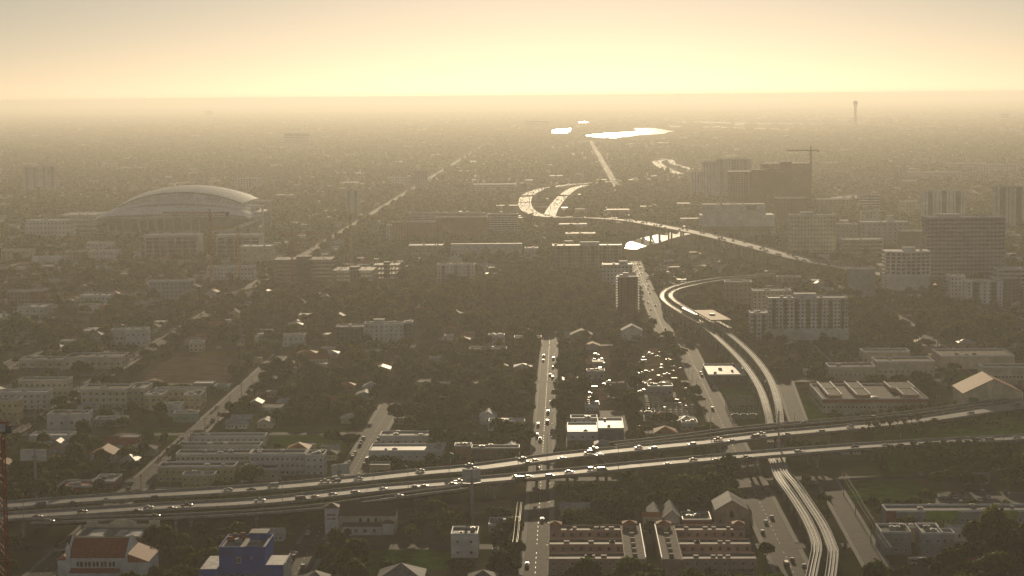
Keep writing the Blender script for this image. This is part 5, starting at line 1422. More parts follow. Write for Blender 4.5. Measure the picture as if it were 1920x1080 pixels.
# ------------------------------------------------------------------ electricity substation
def substation(label, px, py, w, dpt, rows, cols):
    P = G(px, py); root = thing('substation', label, 'substation', (P.x, P.y, 0))
    mark_rect(P.x-w/2-3, P.x+w/2+3, P.y-3, P.y+dpt+3)
    for j in range(rows):
        y = dpt*j/(rows-1)
        mb = MB()
        for i in range(cols):
            x = -w/2+w*i/(cols-1); mb.bar((x, y, -.2), (x, y, 8.5), .35, .35)
            mb.tube((x, y, 8.5), (x, y, 10.4), .22, .1, 6)
        mb.bar((-w/2, y, 8.2), (w/2, y, 8.2), .4, .5); mb.bar((-w/2, y, 5.4), (w/2, y, 5.4), .3, .4)
        mb.build('gantry', 'concrete_dark', root)
        for i in range(cols-1):
            x = -w/2+w*(i+.5)/(cols-1)
            mb = MB(); mb.tube((x, y+1.5, 0), (x, y+1.5, 3.4), .35, .25, 7); mb.tube((x, y+1.5, 3.4), (x, y+1.5, 5.0), .15, .3, 7); mb.build('insulator', 'pale_wall', root)
    for i in range(3):
        x = -w*.32+w*.32*i
        mb = MB(); mb.box(x-1.7, x+1.7, -5.5, -2.5, 0, 3.2)
        for s in (-1, 1): mb.box(x+s*2.1-.3, x+s*2.1+.3, -5.2, -2.8, .5, 2.8)
        mb.tube((x-.7, -4, 3.2), (x-.7, -4, 4.8), .2, .1, 6); mb.tube((x+.7, -4, 3.2), (x+.7, -4, 4.8), .2, .1, 6)
        mb.build('transformer', 'galvanised', root)
substation('electricity substation with rows of steel gantries on green grass beside the railway', 1394, 783, 17, 34, 5, 6)
substation('electricity substation of grey gantries at the foot of the car yard', 1268, 790, 24, 18, 3, 8)
substation('small grey switchyard left of the substation office', 1215, 778, 18, 16, 3, 6)

# ------------------------------------------------------------------ billboards on single posts
def billboard(label, px, py_base, py_top, w, h, rz, open_front=True, wide=1.0):
    P = G(px, py_base); H = Zat(px, py_top, P.y)
    root = thing('billboard', label, 'billboard', (P.x, P.y, 0), rz)
    mb = MB(); mb.tube((0, 0, -.3), (0, 0, H-h*.6), .75, seg=10); mb.build('post', 'galvanised', root)
    mb = MB(); mb.bar((-w*.4, 0, H-h*.75), (w*.4, 0, H-h*.75), .8, .8); mb.build('cross_beam', 'galvanised', root)
    for s in (-1, 1):
        a = s*.42
        mb = MB()
        c, sn = math.cos(a), math.sin(a)
        ax, ay = 0, 0.35
        p0 = Vector((0, ay, 0)); p1 = Vector((s*w*.5*c*1.6, ay-abs(sn)*w*.5*1.6 if open_front else ay+abs(sn)*w*.8, 0))
        u = (p1-p0).normalized(); n = Vector((-u.y, u.x, 0))*.12
        q = [(p0+n), (p1+n), (p1-n), (p0-n)]
        if (q[1]-q[0]).cross(q[2]-q[1]).z < 0: q = q[::-1]
        mb.prism([(v.x, v.y) for v in q], H-h, H); pn = mb.build('panel', 'pale_wall', root)
        mb = MB(); mb.bar((p0.x, p0.y, H-h-.3), (p1.x, p1.y, H-h-.3), .9, .15); mb.build('catwalk', 'dark_metal', pn)
    mb = MB()
    for s in (-1, 1): mb.bar((0, 0, H-.1), (s*w*.7, -.5 if open_front else 1.5, H-.1), .2, .2)
    mb.bar((0, 0, H-h*.6), (0, 0, H), .4, .4); mb.build('frame', 'galvanised', root)
billboard('V shaped billboard on a tall pale post beside the highway at left', 68, 938, 842, 9, 5.5, 0)
billboard('billboard panel with gabled frame on a post below the near carriageway', 886, 990, 880, 5.8, 6.5, .15, False)
billboard('grey angled billboard beside the parked street behind the highway', 636, 915, 870, 7, 5.5, .6)

# ------------------------------------------------------------------ boats in the marina at the left edge
def make_boat():
    root = thing('motor_yacht', 'boat', 'boat')
    mb = MB(); n = 8
    for z, f in ((-.2, .72), (1.6, 1.0)):
        for k in range(n+1):
            t = k/n; mb.v.append((-7+14*t, -2*f*(1-t**3), z))
        for k in range(n, -1, -1):
            t = k/n; mb.v.append((-7+14*t, 2*f*(1-t**3)+.001, z))
    m = 2*(n+1)
    for i in range(m):
        j = (i+1) % m; mb.f.append((i, j, m+j, m+i)); mb.m.append(0)
    mb.f.append(tuple(range(m, 2*m))); mb.m.append(0); mb.f.append(tuple(range(m-1, -1, -1))); mb.m.append(0)
    mb.build('hull', 'paint_white', root)
    mb = MB(); mb.extrude_y([(-5, 1.6), (3, 1.6), (1.2, 3.0), (-4.6, 3.0)], -1.5, 1.5); mb.build('cabin', 'paint_white', root)
    mb = MB(); mb.extrude_y([(-3.8, 2.1), (2.35, 2.1), (1.7, 2.7), (-3.8, 2.7)], -1.56, 1.56); mb.build('window_band', 'glass', root)
    mb = MB(); mb.tube((-1.5, 0, 3.0), (-1.5, 0, 6.5), .12, .06, 6); mb.build('mast', 'galvanised', root)
    return root
boat = make_boat(); remember(boat)
ordn = ['first', 'second', 'third', 'fourth', 'fifth', 'sixth', 'seventh', 'eighth', 'ninth', 'tenth', 'eleventh', 'twelfth', 'thirteenth', 'fourteenth', 'fifteenth', 'sixteenth', 'seventeenth', 'eighteenth', 'nineteenth', 'twentieth']
def ordinal(i):
    if i < 20: return ordn[i]
    t = ['', '', 'twenty', 'thirty', 'forty', 'fifty', 'sixty', 'seventy', 'eighty', 'ninety'][(i+1)//10 % 10]
    h = 'hundred and ' if i+1 >= 100 else ''
    if (i+1) % 10 == 0: return h + (t[:-1]+'ieth' if t else 'tenth')
    return h + ((t+'-' if t else '') + ordn[(i+1) % 10-1] if (i+1) % 100 >= 20 else ordn[(i+1) % 100-1])
bs = [(4, 601), (14, 596), (22, 604), (32, 598), (42, 606), (52, 600), (120, 606), (136, 609), (8, 590), (28, 590)]
bs.sort()
for i, (x, y) in enumerate(bs):
    P = G(x, y)
    o = boat if i == 0 else dup(boat, P)
    o.location = P; o.rotation_euler = (0, 0, random.uniform(-.4, .4)+(math.pi/2 if i % 3 else 0))
    o['label'] = f'white motor yacht in the marina at the left edge, {ordinal(i)} from the left'; o['group'] = 'boats in the marina'
    mark_rect(P.x-8, P.x+8, P.y-8, P.y+6)
sheet('marina_basin', pxpoly((-5, 608), (0, 588), (60, 588), (150, 600), (145, 612)), 'water', 0.05)
# white bus parked at the bottom right
P = G(1703, 1059); Q = G(1760, 1059)
root = thing('bus', 'white bus parked below the grey courtyard block', 'bus', ((P.x+Q.x)/2, P.y, 0)); L = Q.x-P.x; L = min(L, 13)
mark_rect(P.x-2, Q.x+2, P.y-4, P.y+4)
mb = MB(); mb.extrude_x([(-1.3, .4), (1.3, .4), (1.3, 2.9), (1.0, 3.2), (-1.0, 3.2), (-1.3, 2.9)], -L/2, L/2); mb.build('body', 'car_white', root)
mb = MB(); mb.box(-L/2+.4, L/2-.4, -1.33, 1.33, 1.6, 2.5); mb.build('window_band', 'car_glass', root)
for x in (-L*.32, L*.3):
    for s in (-1, 1):
        mb = MB(); mb.tube((x, s*1.05, .48), (x, s*1.32, .48), .48, seg=12); mb.build('wheel', 'rubber', root)
# ------------------------------------------------------------------ saying where a thing stands
MARKS = [m for m in BUILT if m[4]]
def beside(x, y):
    best, bd = None, 1e9
    for cx, cy, W, D, nm in MARKS:
        dx, dy = max(0, abs(x-cx)-W/2), max(0, abs(y-cy)-D/2)
        dd = dx*dx+dy*dy*.6
        if dd < bd: bd, best = dd, (cx, cy, W, D, nm)
    cx, cy, W, D, nm = best
    if y < cy-D/2 and abs(x-cx) < W/2+(cy-D/2-y): rel = 'before'
    elif y > cy+D/2 and abs(x-cx) < W/2+(y-cy-D/2): rel = 'behind'
    else: rel = 'left of' if x < cx else 'right of'
    return f'{rel} {nm}'
def label_rows(items):
    """items: [object, phrase, group]; those that share a phrase are told apart by their order from the left"""
    rows = {}
    for o, ph, gr in items: rows.setdefault(ph, []).append((o, gr))
    for ph, L in rows.items():
        L.sort(key=lambda t: (lambda q: q[0] if q else 0)(pix(t[0].location)))
        for i, (o, gr) in enumerate(L):
            o['label'] = ph if len(L) == 1 else f'{ph}, {ordinal(i)} from the left'
            o['group'] = gr

# ------------------------------------------------------------------ vehicles
def car_meshes(kind):
    L, Wd, H = {'car': (4.6, 1.82, 1.45), 'suv': (4.8, 1.92, 1.78), 'van': (5.6, 2.05, 2.45), 'pickup': (5.5, 1.95, 1.85), 'truck': (9.0, 2.5, 3.6)}[kind]
    h = L/2; w = Wd/2
    body, glass = MB(), MB()
    if kind == 'car': low = [(-h, .35), (h, .35), (h, .72), (h*.92, .85), (h*.42, .98), (-h*.62, 1.0), (-h*.95, .95), (-h, .75)]; cab = [(-h*.70, .98), (h*.40, .96), (h*.08, H-.06), (-h*.42, H-.06)]
    elif kind == 'suv': low = [(-h, .4), (h, .4), (h, .85), (h*.9, 1.0), (h*.45, 1.1), (-h, 1.12)]; cab = [(-h*.97, 1.1), (h*.42, 1.08), (h*.14, H-.06), (-h*.86, H-.06)]
    elif kind == 'van': low = [(-h, .4), (h, .4), (h, 1.0), (h*.78, 1.25), (-h, 1.25)]; cab = [(-h, 1.25), (h*.76, 1.25), (h*.46, H-.06), (-h*.97, H-.06)]
    elif kind == 'pickup': low = [(-h, .45), (h, .45), (h, .95), (h*.9, 1.08), (h*.4, 1.12), (-h, 1.12)]; cab = [(-h*.28, 1.1), (h*.4, 1.1), (h*.16, H-.06), (-h*.2, H-.06)]
    else: low = [(-h, .55), (h, .55), (h, 1.3), (h*.98, 1.5), (h*.55, 1.5), (-h, 1.0)]; cab = [(h*.58, 1.5), (h*.97, 1.5), (h*.9, 2.5), (h*.6, 2.5)]
    body.extrude_y(low[::1], -w, w)
    # cabin glass: narrower at the top
    def frustum(mb, prof, w0, w1, mi=0):
        z0 = min(z for x, z in prof); z1 = max(z for x, z in prof); n = len(mb.v); k = len(prof)
        for s in (-1, 1):
            for x, z in prof: mb.v.append((x, s*(w0+(w1-w0)*(z-z0)/(z1-z0)), z))
        mb.f.append(tuple(range(n, n+k))); mb.m.append(mi); mb.f.append(tuple(range(n+2*k-1, n+k-1, -1))); mb.m.append(mi)
        for i in range(k):
            j = (i+1) % k; mb.f.append((n+j, n+i, n+k+i, n+k+j)); mb.m.append(mi)
    frustum(glass, cab, w*.93, w*.76)
    xs = [x for x, z in cab if z > H*.8 or kind == 'truck']
    zt = max(z for x, z in cab)
    x0, x1 = min(x for x, z in cab if z == zt), max(x for x, z in cab if z == zt)
    body.box(x0-.04, x1+.04, -w*.78, w*.78, zt, zt+.07)
    for s in (-1, 1):     # pillars
        for (xa, za), (xb, zb) in ((cab[0], cab[3]), (cab[1], cab[2])):
            body.bar((xa, s*w*.92, za), (xb, s*w*.77, zb), .1, .1)
        body.bar((sum(x for x, z in cab)/4, s*w*.935, cab[0][1]), (sum(x for x, z in cab)/4, s*w*.775, zt), .1, .08)
    if kind == 'van':
        for s in (-1, 1): body.box(-h*.9, h*.1, s*w*.86-.05, s*w*.86+.08 if s > 0 else s*w*.86+.05, 1.25, 1.5)
    if kind == 'truck': body.box(-h, h*.5, -w, w, 1.05, H)
    wm = MB(); wr = .33 if kind != 'truck' else .48
    wm.tube((0, -.11, 0), (0, .11, 0), wr, seg=12); wm.tube((0, -.125, 0), (0, .125, 0), wr*.55, seg=8, mi=1)
    wheel = wm.mesh('wheel'); wheel.materials.append(M['rubber']); wheel.materials.append(M['hub'])
    hl = MB(); hl.box(h-.06, h+.02, -w*.9, -w*.55, .62, .8); hl.box(h-.06, h+.02, w*.55, w*.9, .62, .8)
    tl = MB(); tl.box(-h-.02, -h+.06, -w*.9, -w*.6, .68, .88); tl.box(-h-.02, -h+.06, w*.6, w*.9, .68, .88)
    lights = MB(); lights.v = hl.v+tl.v; lights.f = hl.f+[tuple(i+len(hl.v) for i in f) for f in tl.f]; lights.m = [0]*len(hl.f)+[1]*len(tl.f)
    lm = lights.mesh('lamp'); lm.materials.append(M['lamp_lens']); lm.materials.append(M['tail_lens'])
    gm = glass.mesh('windows'); gm.materials.append(M['car_glass'])
    bodies = {}
    for c in CAR_COLS:
        me = body.mesh('body'); me.materials.append(M['car_'+c]); bodies[c] = me
    pos = [(sx*h*.62, sy*(w-.1), wr) for sx in (-1, 1) for sy in (-1, 1)]
    return dict(body=bodies, glass=gm, wheel=wheel, lamps=lm, pos=pos, L=L, raw=(body, glass))
CARS = {k: car_meshes(k) for k in ('car', 'suv', 'van', 'pickup', 'truck')}
NAMES = {'car': 'car', 'suv': 'sport_utility', 'van': 'van', 'pickup': 'pickup_truck', 'truck': 'box_truck'}
WORDS = {'car': 'car', 'suv': 'tall car', 'van': 'van', 'pickup': 'pickup truck', 'truck': 'box truck'}
PLACED, LEFT_CARS = [], []
cr = random.Random(11)
def pick_car():
    return cr.choices(['car', 'suv', 'van', 'pickup'], [6, 3.2, .8, .8])[0], cr.choices(list(CAR_COLS), [4, 3, 3, 3.5, 1, .8, .7])[0]
def put_car(p, rz, where, kind=None, col=None, detail=True):
    k, c = pick_car(); kind, col = kind or k, col or c
    S = CARS[kind]
    root = link(NAMES[kind], None); root.location, root.rotation_euler = p, (0, 0, rz); root['category'] = WORDS[kind].split()[-1]
    link('body', S['body'][col], root); link('windows', S['glass'], root)
    if detail:
        for q in S['pos']: link('wheel', S['wheel'], root, q)
        link('lamps', S['lamps'], root)
    PLACED.append([root, f'{col} {WORDS[kind]} {where}', where])
    return root
def on_road(fr, px, py, z, where, kind=None, col=None, flip=False):
    P = G(px, py, z+.7); P.z = z
    i = min(range(len(fr)), key=lambda k: (fr[k][0]-P).length)
    p, s, d = fr[i]
    P.z = p.z+.0
    put_car(P, math.atan2(d.y, d.x)+(math.pi if flip else 0), where, kind, col)
A_CARS = [(28, 953), (75, 947), (136, 942), (199, 937, 'pickup', 'white'), (287, 933), (428, 917), (471, 917), (512, 912, 'van', 'white'), (609, 902), (630, 902), (672, 897), (788, 882), (879, 871), (889, 878), (979, 859), (988, 867), (1002, 863), (1053, 859), (1113, 841), (1103, 848), (1124, 853), (1197, 838), (1224, 841), (1297, 833), (1346, 823), (1371, 826), (1416, 820), (1427, 813), (1475, 814), (1539, 809), (1594, 799), (1618, 804), (1642, 793), (1751, 786), (1820, 775), (1908, 759)]
B_CARS = [(154, 958), (258, 957), (278, 950), (322, 952), (350, 947), (70, 968), (487, 938, 'pickup', 'white'), (565, 936), (591, 931), (624, 926), (667, 923), (719, 916), (779, 912), (796, 911), (849, 907), (861, 902), (883, 906), (968, 893), (977, 899), (990, 893), (1032, 892), (1067, 884), (1129, 882), (1252, 870), (1343, 862), (1399, 856), (1407, 858), (1498, 847), (1603, 837), (1661, 834), (1691, 835), (1836, 824), (1857, 826), (1907, 819), (1797, 828), (1737, 831), (1110, 879), (1300, 861)]
for L, fr, nm, fl in ((A_CARS, FR_A, 'on the far carriageway of the highway', True), (B_CARS, FR_B, 'on the near carriageway of the highway', False)):
    for e in L: on_road(fr, e[0], e[1], Z, nm, *(e[2:] if len(e) > 2 else ()), flip=fl)
for e in ((289, 967), (92, 977), (749, 929)): on_road(FR_C, e[0], e[1], Z, 'on the front slip road viaduct')
for e in ((1507, 792), (1640, 782)): on_road(FR_R, e[0], e[1], Z, 'on the rear slip road viaduct')
def clear_of_highway(x, y):
    q = pix((x, y, 0)); return q and not (y > 900 and any(abs(p.x-x) < 8 and abs(p.y-y) < 11 for p, s, d in FR_A+FR_B+FR_C))
def street_cars(X, w, ya, yb, step, prob, where, moving=.2, detail=True):
    y = ya
    while y < yb:
        for s in (-1, 1):
            if cr.random() < prob and clear_of_highway(X, y) and all(abs(y-a) > 9 for a in AVES):
                off = s*(w/2-1.3) if cr.random() > moving else s*1.9
                put_car((X+off+cr.uniform(-.15, .15), y+cr.uniform(-1, 1), .05), math.pi/2*s+cr.uniform(-.03, .03), where, detail=detail)
        y += step
street_cars(S1X, 9, 1150, 1560, 9, .42, 'on the busy street at left', .6)
street_cars(S2X, 10, 985, 1290, 8, .40, 'on the second street from the left', .25)
street_cars(SMX, 11.5, 1040, 1180, 7, .55, 'on the street of parked cars', .05)
street_cars(SMX, 11.5, 830, 930, 8, .3, 'on the lower street of parked cars', .1)
street_cars(S3X, 10.0, 815, 1560, 13, .16, 'on the straight road', .4)
street_cars(S4X, 13.5, 815, 1500, 11, .2, 'on the wide road beside the railway', .5)
def lot(px0, py0, px1, py1, n, where, rows=True, z=.06, detail=True):
    a, c = G(px0, py0), G(px1, py1)
    k = 0
    for t in range(n*6):
        if k >= n: break
        x, y = cr.uniform(min(a.x, c.x), max(a.x, c.x)), cr.uniform(min(a.y, c.y), max(a.y, c.y))
        if rows: y = round(y/6.2)*6.2; x = round(x/2.7)*2.7
        if (x, y) in LOTS or (free_b(x, y) is False): continue
        LOTS.add((x, y)); put_car((x, y, z), (math.pi/2 if rows else cr.uniform(0, 6.28))*(1 if cr.random() < .5 else -1), where, detail=detail); k += 1
LOTS = set()
def free_b(x, y): return not any(abs(x-cx) < W/2+2.5 and abs(y-cy) < D/2+2.5 for cx, cy, W, D, nm in BUILT)
lot(1765, 946, 1915, 925, 12, 'in the car park above the panelled building')
lot(1885, 915, 1930, 872, 14, 'in the packed row at the right edge')
lot(1102, 760, 1134, 662, 26, 'in the junk yard right of the straight road', False, detail=False)
lot(1210, 788, 1262, 660, 40, 'in the crowded yard between road and railway', False, detail=False)
lot(10, 697, 180, 693, 8, 'in the car park of the long cream warehouse')
lot(905, 1060, 960, 1010, 8, 'beside the white stair house', detail=True)
lot(640, 1022, 720, 1016, 3, 'on the cross street by the bell tower church')
label_rows(PLACED)
# the far traffic, too small to part: one mass
mb = MB()
def far_car(P, d, s=1.0):
    u = Vector((d.x, d.y, 0)).normalized(); v = Vector((-u.y, u.x, 0))
    for (l0, l1, w, z0, z1) in ((-2.3, 2.3, .9, .3, .95), (-1.5, .9, .75, .95, 1.5)):
        n = len(mb.v)
        for z in (z0, z1):
            k = 1 if z == z0 else .82 if z1 > 1 else 1
            for a, b_ in ((l0, -w), (l1, -w), (l1, w), (l0, w)): q = P+u*(a*k*s)+v*(b_*k*s); mb.v.append((q.x, q.y, P.z+z*s))
        for f in ((4, 5, 6, 7), (0, 1, 5, 4), (1, 2, 6, 5), (2, 3, 7, 6), (3, 0, 4, 7)): mb.f.append(tuple(n+i for i in f)); mb.m.append(cm if z0 < .5 else 3)
for k in range(170):
    cm = cr.choice([0, 0, 1, 2]); p, s, d = FR_E[cr.randrange(6, len(FR_E)-4)]; far_car(p+s*cr.choice([-9, -5.5, -2, 2, 5.5, 9]), d, 1.15)
for k in range(150):
    cm = cr.choice([0, 0, 1, 2]); y = 1650+cr.random()**1.3*5600; far_car(Vector((S1X+cr.choice([-6, -2.5, 2.5, 6]), y, .06)), Vector((0, 1, 0)), 1.1)
for fr_ in FAR_ROADS:
    for k in range(60):
        cm = cr.choice([0, 0, 1, 2]); p, s, d = fr_[cr.randrange(1, len(fr_)-1)]; far_car(p+s*cr.uniform(-8, 8), d, 1.2)
for k in range(70):
    cm = cr.choice([0, 0, 1, 2]); y = 4400+cr.random()*4000; far_car(Vector((G(1128, 300).x+cr.choice([-5, -2, 2, 5]), y, .06)), Vector((0, 1, 0)), 1.3)
for k in range(24):
    cm = cr.choice([0, 0, 1, 2]); y = cr.uniform(1660, 2400); far_car(Vector(((G(1203, 500).x+G(1224, 600).x)/2+cr.choice([-4, -1.8, 1.8, 4]), y, .06)), Vector((0, 1, 0)))
for x0, y0, x1, y1, n in ((1145, 345, 1230, 362, 130), (1090, 300, 1200, 318, 50), (1440, 480, 1560, 490, 0), (1215, 500, 1330, 520, 60), (1540, 655, 1640, 640, 0), (1640, 655, 1900, 648, 40)):
    for k in range(n):
        cm = cr.choice([0, 0, 1, 2]); P = G(cr.uniform(x0, x1), cr.uniform(y0, y1), .05); far_car(P, Vector((cr.uniform(-1, 1), cr.uniform(-1, 1), 0)), 1.1)
o = mb.build('far_traffic', ['car_white', 'car_silver', 'car_grey', 'car_glass'], kind='stuff'); o['label'] = 'scattered far traffic glinting on the distant roads'

# ------------------------------------------------------------------ street lamps, utility poles and wires
def make_lamp():
    root = thing('street_lamp', 'lamp', 'street lamp')
    mb = MB(); mb.tube((0, 0, 0), (0, 0, 11), .16, .09, 7); mb.build('pole', 'galvanised', root)
    mb = MB(); mb.tube((0, 0, 10.8), (0, 2.4, 11.4), .07, .05, 6); mb.build('arm', 'galvanised', root)
    mb = MB(); mb.box(-.16, .16, 2.2, 3.0, 11.3, 11.48); mb.build('lamp_head', 'galvanised', root)
    return root
lamp = make_lamp(); remember(lamp)
items = []
def put_lamp(p, rz, where):
    o = lamp if not items else dup(lamp, p, rz)
    o.location, o.rotation_euler = p, (0, 0, rz); items.append([o, where, 'street lamps'])
def lamps_along(fr, off, step, where, start=10.0, flip=0.0):
    acc = start
    for i in range(1, len(fr)):
        acc += (fr[i][0]-fr[i-1][0]).length
        if acc >= step:
            acc = 0; p, s, d = fr[i]; q = pix(p)
            if q and -20 < q[0] < 1950: put_lamp(p+s*off, math.atan2(d.y, d.x)+flip, where)
lamps_along(FR_A, -8.7, 46, 'tall street lamp behind the far carriageway', 5, math.pi)
lamps_along(FR_B, 8.2, 55, 'tall street lamp in front of the near carriageway', 30, 0)
for y in range(830, 1600, 45):
    if clear_of_highway(S3X+7.6, y): put_lamp((S3X+7.8, y, 0), math.pi/2, 'street lamp beside the straight road')
    if clear_of_highway(S4X+7.6, y) and y > 1150: put_lamp((S4X-8.2, y, 0), -math.pi/2, 'street lamp beside the wide road by the railway')
label_rows(items)
def make_pole():
    root = thing('utility_pole', 'pole', 'utility pole')
    mb = MB(); mb.tube((0, 0, 0), (0, 0, 12), .2, .13, 7); mb.build('post', 'bark', root)
    mb = MB(); mb.bar((-1.2, 0, 11.3), (1.2, 0, 11.3), .14, .16); mb.build('crossarm', 'bark', root)
    for x in (-1.05, 0.5, 1.05):
        mb = MB(); mb.tube((x, 0, 11.38), (x, 0, 11.65), .06, .08, 6); mb.build('insulator', 'pale_wall', root)
    return root
pole = make_pole(); remember(pole); items = []
def pole_line(pts, where, wires=True):
    prev = None
    for P in pts:
        o = pole if not items else dup(pole, P)
        o.location = P; items.append([o, f'wooden utility pole {where}', 'utility poles'])
        if prev and wires:
            mb = MB()
            for x in (-1.05, .5, 1.05):
                pp = None
                for k in range(9):
                    t = k/8; q = Vector(prev)+(Vector(P)-Vector(prev))*t+Vector((x, 0, 11.65-3.2*t*(1-t)))
                    if pp: mb.tube(pp, q, .05, seg=4)
                    pp = q
            WIRES.append(mb)
        prev = P
WIRES = []
pole_line([(S1X+10, y, 0) for y in range(1130, 1700, 48)], 'along the busy street at left')
pole_line([(S2X+8.6, y, 0) for y in range(990, 1400, 45)], 'along the second street from the left')
pole_line([(S3X-8.5, y, 0) for y in range(835, 960, 42)], 'along the straight road below the highway')
pole_line([G(x, y) for x, y in ((1668, 1078), (1633, 1020), (1604, 968), (1582, 930))], 'along the road right of the railway')
label_rows(items)
mbs = MB()
for m in WIRES:
    n = len(mbs.v); mbs.v += m.v; mbs.f += [tuple(i+n for i in f) for f in m.f]; mbs.m += m.m
o = mbs.build('overhead_wires', 'dark_metal', kind='stuff'); o['label'] = 'thin overhead wires strung between the utility poles'
# two tall concrete transmission poles
for px, py, pt, lab in ((454, 694, 600, 'tall pale transmission pole at the corner of the bare field'), (1460, 870, 770, 'tall transmission pole standing where highway and railway cross')):
    P = G(px, py); h = Zat(px, pt, P.y)
    root = thing('transmission_pole', lab, 'pole', P)
    mb = MB(); mb.tube((0, 0, -.3), (0, 0, h), .7, .35, 9); mb.build('post', 'concrete', root)
    for k in range(3):
        mb = MB(); mb.bar((-2.4, 0, h-2-2.6*k), (2.4, 0, h-2-2.6*k), .18, .22); mb.build('crossarm', 'galvanised', root)
# green overhead direction signs on the highway
def gantry_sign(fr, px, lab, w=5.0):
    i = min(range(len(fr)), key=lambda k: abs((pix(fr[k][0]) or (9e9,))[0]-px))
    p, s, d = fr[i]
    root = thing('road_sign', lab, 'sign', p-s*8.9, math.atan2(d.y, d.x))
    mb = MB(); mb.tube((0, 0, -1), (0, 0, 7.5), .2, seg=8); mb.build('post', 'galvanised', root)
    mb = MB(); mb.box(-.12, .12, -w, .3, 4.6, 7.6); mb.build('panel', 'sign_green', root)
    mb = MB(); mb.bar((.2, -w, 6.8), (.2, .2, 6.8), .15, .15); mb.build('bracket', 'galvanised', root)
gantry_sign(FR_A, 855, 'green road sign on a post behind the highway beside the billboard')
gantry_sign(FR_A, 1830, 'teal green road sign among the palms at the right end of the highway', 7)
# ------------------------------------------------------------------ vegetation
def crown_mesh(seed, r, h0, h1, n, size, lobes, mats, squash=1.0):
    g = np.random.default_rng(seed)
    V, F, MI, NO = [], [], [], []
    cz = (h0+h1)/2; hz = (h1-h0)/2
    L = []
    for k in range(lobes):
        a = 2*math.pi*k/lobes+g.uniform(-.5, .5); rr = r*g.uniform(.28, .62)
        L.append((rr*math.cos(a), rr*math.sin(a), cz+g.uniform(-.35, .3)*hz, r*g.uniform(.38, .6), hz*g.uniform(.45, .72)))
    L.append((g.uniform(-.1, .1)*r, g.uniform(-.1, .1)*r, cz+hz*.32, r*.62, hz*.66))
    for i in range(n):
        lx, ly, lz, lr, lh = L[g.integers(len(L))]
        d = g.normal(size=3); d /= np.linalg.norm(d)
        if d[2] < -.35: d[2] *= -.6
        q = g.uniform(.55, 1.06)**.6
        c = np.array([lx+d[0]*lr*q, ly+d[1]*lr*q, lz+d[2]*lh*q])
        nn = d+g.normal(size=3)*.55; nn /= np.linalg.norm(nn)
        u = np.cross(nn, g.normal(size=3)); u /= np.linalg.norm(u); v = np.cross(nn, u)
        s = size*g.uniform(.6, 1.3); b0 = len(V)
        bend = nn*s*.22; rad = d*.75+np.array([c[0]/r, c[1]/r, (c[2]-cz)/hz])*.6+nn*.25; rad /= np.linalg.norm(rad)
        if np.dot(nn, rad) < 0: u = -u
        for (a, b_) in ((-1, -.55), (0, -1), (1, -.5), (.8, .6), (-.1, 1), (-.9, .5)):
            V.append(tuple(c+u*a*s*.5+v*b_*s*.5-bend*(a*a))); NO.append(tuple(rad))
        F.append(tuple(range(b0, b0+6))); MI.append(1 if g.random() < .25 else 0)
    me = bpy.data.meshes.new('crown'); me.from_pydata(V, [], F); me.polygons.foreach_set('material_index', MI)
    for m in mats: me.materials.append(M[m])
    me.update(); me.polygons.foreach_set('use_smooth', [True]*len(F)); me.normals_split_custom_set_from_vertices(NO); return me
def trunk_mesh(seed, h, r, spread):
    g = random.Random(seed); mb = MB()
    mb.tube((0, 0, -.3), (g.uniform(-.2, .2), g.uniform(-.2, .2), h), r, r*.65, 7)
    for k in range(4):
        a = k*1.57+g.uniform(-.4, .4); mb.tube((0, 0, h*.85), (math.cos(a)*spread, math.sin(a)*spread, h*1.7), r*.5, r*.2, 5)
    me = mb.mesh('trunk'); me.materials.append(M['bark']); return me
LOOKS = [('broad dark green', 5.2, 2.2, 9.5), ('tall rounded dark', 4.4, 2.6, 12.0), ('low spreading', 6.2, 1.8, 8.0), ('light green feathery', 4.6, 2.0, 9.0), ('small bushy', 3.2, .8, 6.2), ('tall ragged', 4.8, 2.5, 13.5)]
NEAR, FARM, GROVE_M = [], [], []
for i, (nm, r, h0, h1) in enumerate(LOOKS):
    mats = ['leaf', 'leaf_light'] if i != 3 else ['leaf_light', 'leaf']
    NEAR.append((nm, crown_mesh(100+i, r, h0, h1, 1250, 1.15, 7, mats), trunk_mesh(i, h0*1.1, .32, r*.4), r))
    FARM.append(crown_mesh(200+i, r*1.05, .4, h1, 110, 3.0, 5, mats))
for i in range(2): GROVE_M.append(crown_mesh(300+i, 24, .2, 11, 150, 7.5, 9, ['leaf', 'leaf_light']))
def palm_mesh(seed, h, nf=34, fl=2.7):
    g = random.Random(seed); mb = MB()
    for k in range(nf):
        a = 2*math.pi*k/nf+g.uniform(-.2, .2); el = g.uniform(-.7, 1.2); L = fl*g.uniform(.85, 1.1)
        p = Vector((0, 0, h)); prev = None
        for j in range(6):
            t = j/5; e = el-1.5*t*t
            q = Vector((math.cos(a)*L*t*max(.25, math.cos(el*.7)), math.sin(a)*L*t*max(.25, math.cos(el*.7)), h+L*t*math.sin(el)*.8-L*.42*t*t))
            w = (.2, .62, .75, .68, .45, .1)[j]; sd = Vector((-math.sin(a), math.cos(a), 0))
            cur = (q-sd*w-Vector((0, 0, w*.5)), q, q+sd*w-Vector((0, 0, w*.5)))
            if prev: mb.quad(prev[0], cur[0], cur[1], prev[1]); mb.quad(prev[1], cur[1], cur[2], prev[2])
            prev = cur
    me = mb.mesh('crown'); me.materials.append(M['palm_leaf'])
    t = MB(); t.tube((0, 0, -.3), (g.uniform(-.2, .2), g.uniform(-.2, .2), h), .24, .17, 7); tm = t.mesh('trunk'); tm.materials.append(M['bark'])
    return me, tm
PALMS = [palm_mesh(1, 4.6), palm_mesh(2, 5.2), palm_mesh(3, 8.5, 28, 3.0)]
